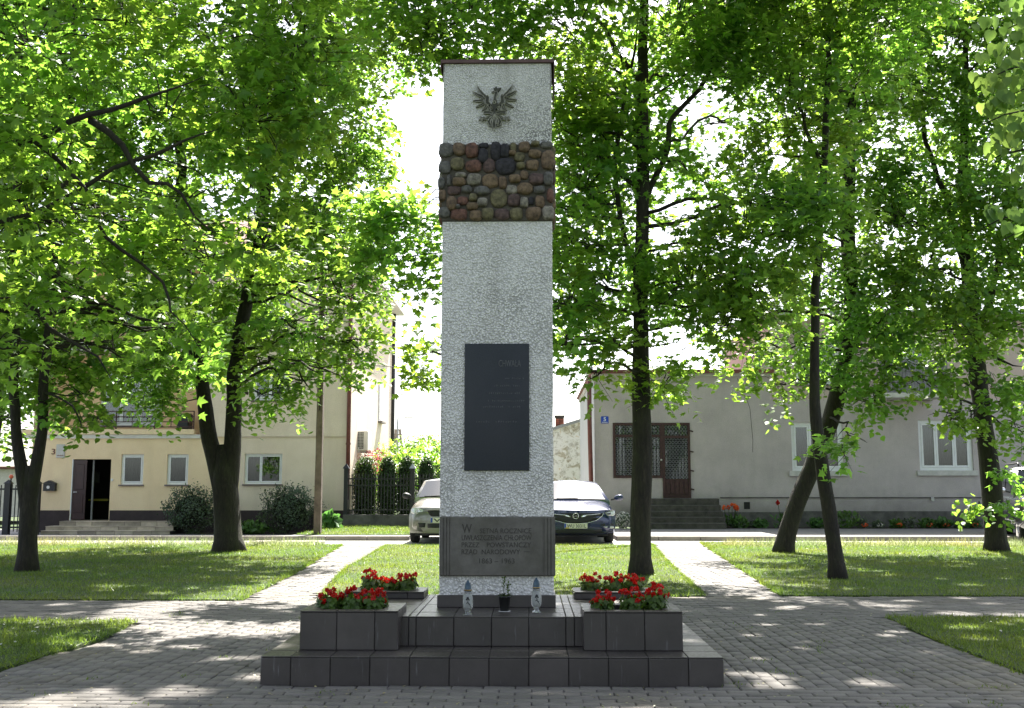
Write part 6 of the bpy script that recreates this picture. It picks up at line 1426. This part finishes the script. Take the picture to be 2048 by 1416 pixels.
# T5 slim maple crossing in front
D = Dg(1158)
tree('maple_tree', 'slim trunk leaning the other way, crossing in front of the leaning linden', 'maple tree', 'maple',
     [[base(1676, 1158, D, 0.1089)] + S(D, (1668, 1090, 0.0990), (1655, 1000, 0.0957), (1641, 910, 0.0924), (1629, 830, 0.0759), (1627, 720, 0.0647), (1631, 580, 0.0581), (1640, 430, 0.0528), (1650, 280, 0.0462), (1656, 100, 0.0396), (1657, -150, 0.0297), (1660, -400, 0.0165)),
      S(D, (1640, 905, 0.0330), (1650, 1000, 0.0185), (1664, 1120, 0.0132))],
     LB_([(1610, 250, 15.2, .75), (1560, 150, 15, .7), (1720, 160, 15.4, .8), (1650, -60, 15, 1.3), (1490, 330, 15.4, .32), (1680, 500, 14.9, .35), (1560, 20, 15.4, .9), (1600, 380, 15.2, .5), (1760, 20, 15, 1.0), (1700, -350, 15, 1.5), (1690, 900, 14.2, .10), (1450, 60, 16, .6)]), 62,
     extra=[S(D, (1645, 340, .03), (1622, 280, .028), (1600, 200, .02), (1585, 90, .014))])
# T6 linden by the right edge
D = Dg(1102)
tree('linden_tree', 'upright linden near the parked off-roader, ivy sprouts on its bark', 'linden tree', 'linden',
     [[base(1993, 1102, D, 0.2016)] + S(D, (1989, 1040, 0.1974), (1982, 960, 0.1932), (1972, 880, 0.1764), (1960, 790, 0.1680), (1950, 700, 0.1596), (1940, 600, 0.1428), (1932, 480, 0.1260), (1925, 350, 0.0924), (1930, 150, 0.0672), (1935, -100, 0.0420)),
      S(D, (1950, 690, 0.0840), (1975, 610, 0.0714), (1995, 540, 0.0630), (2012, 440, 0.0504), (2030, 300, 0.0336)), S(D, (1938, 560, 0.0756), (1905, 440, 0.0630), (1870, 340, 0.0546), (1845, 250, 0.0420), (1840, 120, 0.0336)), S(D, (1960, 700, 0.0420), (2000, 720, 0.0336), (2050, 730, 0.0168))],
     LB_([(1900, 120, 21, 1.3), (2030, 260, 21, 1.0), (1850, 340, 20.6, 1.1), (1980, 440, 20.5, .95), (1850, 540, 20, .9), (1890, 660, 19.8, .75), (1850, 770, 19.7, .5), (1975, 760, 19.7, .5), (2040, 640, 20, .5), (1900, 840, 19.5, .33), (2035, 860, 20, .33), (1790, 450, 20.4, .9), (2030, 530, 20.4, .7), (1950, -150, 21, 2.0), (2080, 60, 21, 1.4), (1800, 0, 21.3, 1.2), (2100, 800, 20, .6), (1950, 840, 19.6, .25), (2010, 945, 20.8, .09), (2014, 1010, 20.8, .12), (1962, 1010, 20.8, .08), (2120, 400, 20.5, 1.2), (1960, 600, 19.8, .5)]), 46, deep=2.4)
# T7 tree beyond the frame, left rear
D = 20.0
tree('linden_tree', 'dark linden partly beyond the picture edge behind the twin-stemmed one', 'linden tree', 'linden',
     [[base(-30, 1100, D, .2)] + S(D, (-20, 900, .17), (0, 740, .15), (12, 640, .13), (22, 560, .12), (25, 400, .1), (20, 100, .06))],
     LB_([(0, 500, 20.5, 1.2), (-40, 700, 20, 1.0), (100, 330, 21, 1.4), (60, 820, 21, .5), (180, 250, 21, 1.2), (-40, 250, 21, 1.6), (120, 50, 21, 1.7), (240, 120, 21.5, 1.3), (-120, 850, 20.5, .8)]), 36)
# T8 broad maple standing outside the frame, its boughs reach far in
D = 10.6
tree('maple_tree', 'large maple standing outside the view whose boughs fill the sky above the cream house', 'maple tree', 'maple',
     [[base(-260, 1250, D, .22)] + S(D, (-250, 1000, .20), (-240, 800, .19), (-225, 600, .18), (-200, 350, .16), (-180, 100, .13), (-150, -200, .1), (-120, -500, .06)),
      S(D, (-215, 420, .09), (-60, 330, .05), (60, 275, .036), (180, 240, .028), (300, 195, .022), (400, 150, .014)), S(D, (-220, 520, .07), (-60, 470, .04), (90, 420, .028), (220, 330, .022), (330, 290, .022), (440, 270, .02))],
     LB_([(60, 90, 10.6, .7, .6), (250, 60, 11, .7, .6), (430, 70, 11.4, .68, .65), (600, 60, 11.8, .6), (150, 260, 10.6, .6, .6), (330, 230, 11, .58, .65), (500, 230, 11.6, .62), (600, 190, 12, .5), (60, 430, 10.4, .5, .6), (210, 430, 10.8, .5, .6), (360, 400, 11.2, .5, .65), (500, 390, 11.8, .45, .8), (420, 520, 11.4, .42), (520, 490, 12, .36), (280, 540, 11.2, .4, .7), (130, 560, 10.8, .36, .6),
          (300, 640, 11.6, .34, .6), (230, 700, 11.6, .24, .7), (345, 670, 11.8, .24, .7), (380, 740, 11.8, .16), (-60, 600, 10.4, .5), (-80, 250, 10.4, .9), (100, -180, 10.6, 1.0, .45), (380, -180, 11.2, 1.0, .45), (620, -140, 11.8, .8), (250, -450, 11, 1.2, .4), (520, -420, 11.5, 1.0, .4), (30, 700, 10.6, .22), (640, 90, 13, .5), (-250, 0, 10.5, 1.2)]), 66,
     extra=[S(D, (60, 275, .03), (120, 330, .022), (200, 420, .022), (300, 560, .016), (400, 700, .010)), S(D, (180, 240, .04), (250, 300, .03), (330, 380, .02), (470, 460, .01)), S(D, (40, 600, .03), (110, 640, .022), (170, 720, .016), (225, 760, .008))])
# T9 near linden bough reaching in at the top right: its leaves are big enough to tell apart
root = tag(empty('linden_tree', (4.6, 6.3, 0)), 'young linden just outside the view, large bright heart-shaped leaves hanging in at the upper corner', 'linden tree')
def L9(o): o.location = (-4.6, -6.3, 0); return o
D = 6.3; tm = MB(); stem(tm, [(Vector((4.6, D, 0)), .09)] + [(Vector((4.55 + .03 * k, D, 1.0 * k)), .09 - .011 * k) for k in range(1, 7)], 12, .1, True); L9(tm.build('trunk', M['bark'], root, True))
lobes = [(dp(x, y, d_), r) for x, y, d_, r in ((2040, 20, 6.4, .24), (2000, 120, 6.2, .16), (2050, 150, 6.1, .2), (1990, 210, 6.1, .11), (2040, 260, 6.1, .17), (1985, 290, 6.2, .07), (2060, 340, 6.2, .16), (1985, 420, 6.5, .05), (2030, 440, 6.3, .09), (2090, 200, 6.2, .3), (2100, 30, 6.3, .4))]
hm = {}
for v in range(4):
    hm[v] = scatter('leaf', np.zeros((1, 3)), np.array([[0, 0, 1.]]), np.array([[0, 1., 0]]), np.array([1.0]), np.array([(0, 0, 0), (.26, -.07, -.02), (.46, .12, -.08), (.42, .48, -.12), (.2, .8, -.1), (0, 1.05, -.16), (-.2, .8, -.1), (-.42, .48, -.12), (-.46, .12, -.08), (-.26, -.07, -.02), (0, .5, .0)]), np.array([(10, 0, 1), (10, 1, 2), (10, 2, 3), (10, 3, 4), (10, 4, 5), (10, 5, 6), (10, 6, 7), (10, 7, 8), (10, 8, 9), (10, 9, 0)]), M['near_leaf'])
    hm[v].attributes['tint'].data.foreach_set('value', np.full(10, .1 + .27 * v, dtype=np.float32))
cnt = 0
for (c, r) in lobes:
    m = MB(); p0 = Vector((4.75, D, min(max(c.z - .3, 1.5), 5.6))); stem(m, [(p0, .02), (p0.lerp(c, .6) + Vector((0, 0, .1)), .012), (c, .006), (c + Vector((-.08, 0, -.12)), .003)], 6, .1); L9(m.build('branch', M['bark'], root, True))
    n = int(8 + 560 * r * r); 
    for k in range(n):
        if cnt >= 300: break
        d = Vector(unit(1)[0]); p = c + Vector((d.x * r, d.y * r * 1.3, d.z * r)) * rng.uniform(.3, 1.05)
        dr = Vector((rng.uniform(-.5, .5), rng.uniform(-.5, .5), -1)).normalized(); nn = Vector((rng.uniform(-.6, .6), -1 if rng.random() < .7 else .6, rng.uniform(0, 1.0))); nn = (nn - dr * nn.dot(dr)).normalized(); sd = dr.cross(nn)
        o = link('leaf', hm[rng.randrange(4)], root); s_ = rng.uniform(.055, .085)
        o.matrix_local = Matrix.Translation(p - root.location) @ Matrix(((sd.x, dr.x, nn.x), (sd.y, dr.y, nn.y), (sd.z, dr.z, nn.z))).to_4x4() @ Matrix.Scale(s_, 4)
        cnt += 1

# unseen tall lindens added beside the viewer: their high crowns block overhead sky light
tree('linden_tree', 'unseen tall linden added beside the viewer, its high crown blocking sky light', 'linden tree', 'linden', [[(Vector((-4.6, 4.6, 0)), .22), (Vector((-4.4, 4.8, 4)), .19), (Vector((-3.8, 5.4, 8)), .14), (Vector((-3.2, 6, 12)), .06)]],
     [(Vector(p), r, .5) for *p, r in ((-4.5, 7, 9.3, 1.7), (-2.2, 7.6, 10.0, 1.8), (.2, 8.2, 10.6, 1.8), (-4.4, 10, 10.4, 1.8), (-1.4, 10.4, 11, 1.8), (-3.2, 12.6, 11.6, 1.8), (.2, 12.4, 12, 1.8))], 13, twigs=False)
tree('linden_tree', 'unseen tall linden added on the dark blue car side, its crown blocking sky light', 'linden tree', 'linden', [[(Vector((5.6, 5.0, 0)), .22), (Vector((5.4, 5.3, 4)), .19), (Vector((4.6, 6, 8)), .14), (Vector((4, 6.6, 12)), .06)]],
     [(Vector(p), r, .5) for *p, r in ((4.8, 7.4, 9.3, 1.8), (2.6, 8.2, 10.2, 1.8), (6.4, 9.4, 10.2, 1.8), (4.2, 10.4, 11, 1.8), (2.4, 12.6, 11.8, 1.8), (5.0, 13, 12, 1.8), (7.4, 12, 11.5, 1.8))], 13, twigs=False)  # second added linden, also there to dim the sky overhead
# trees of the park standing behind the viewer: they show only as dark reflections in the plaque and windows
x, y, h = 1.5, -16, 13
ls = [(Vector((x + rng.uniform(-3.6, 3.6), y + rng.uniform(-2.4, 2.4), h * rng.uniform(.3, .95))), rng.uniform(1.4, 2.0), .5) for _ in range(14)]
tree('linden_tree', 'linden standing behind the viewer, seen only as a dark reflection in the plaque', 'linden tree', 'linden', [[(Vector((x, y, 0)), .25), (Vector((x + .1, y, h * .4)), .2), (Vector((x, y + .2, h * .9)), .08)]], ls, 10, twigs=False)
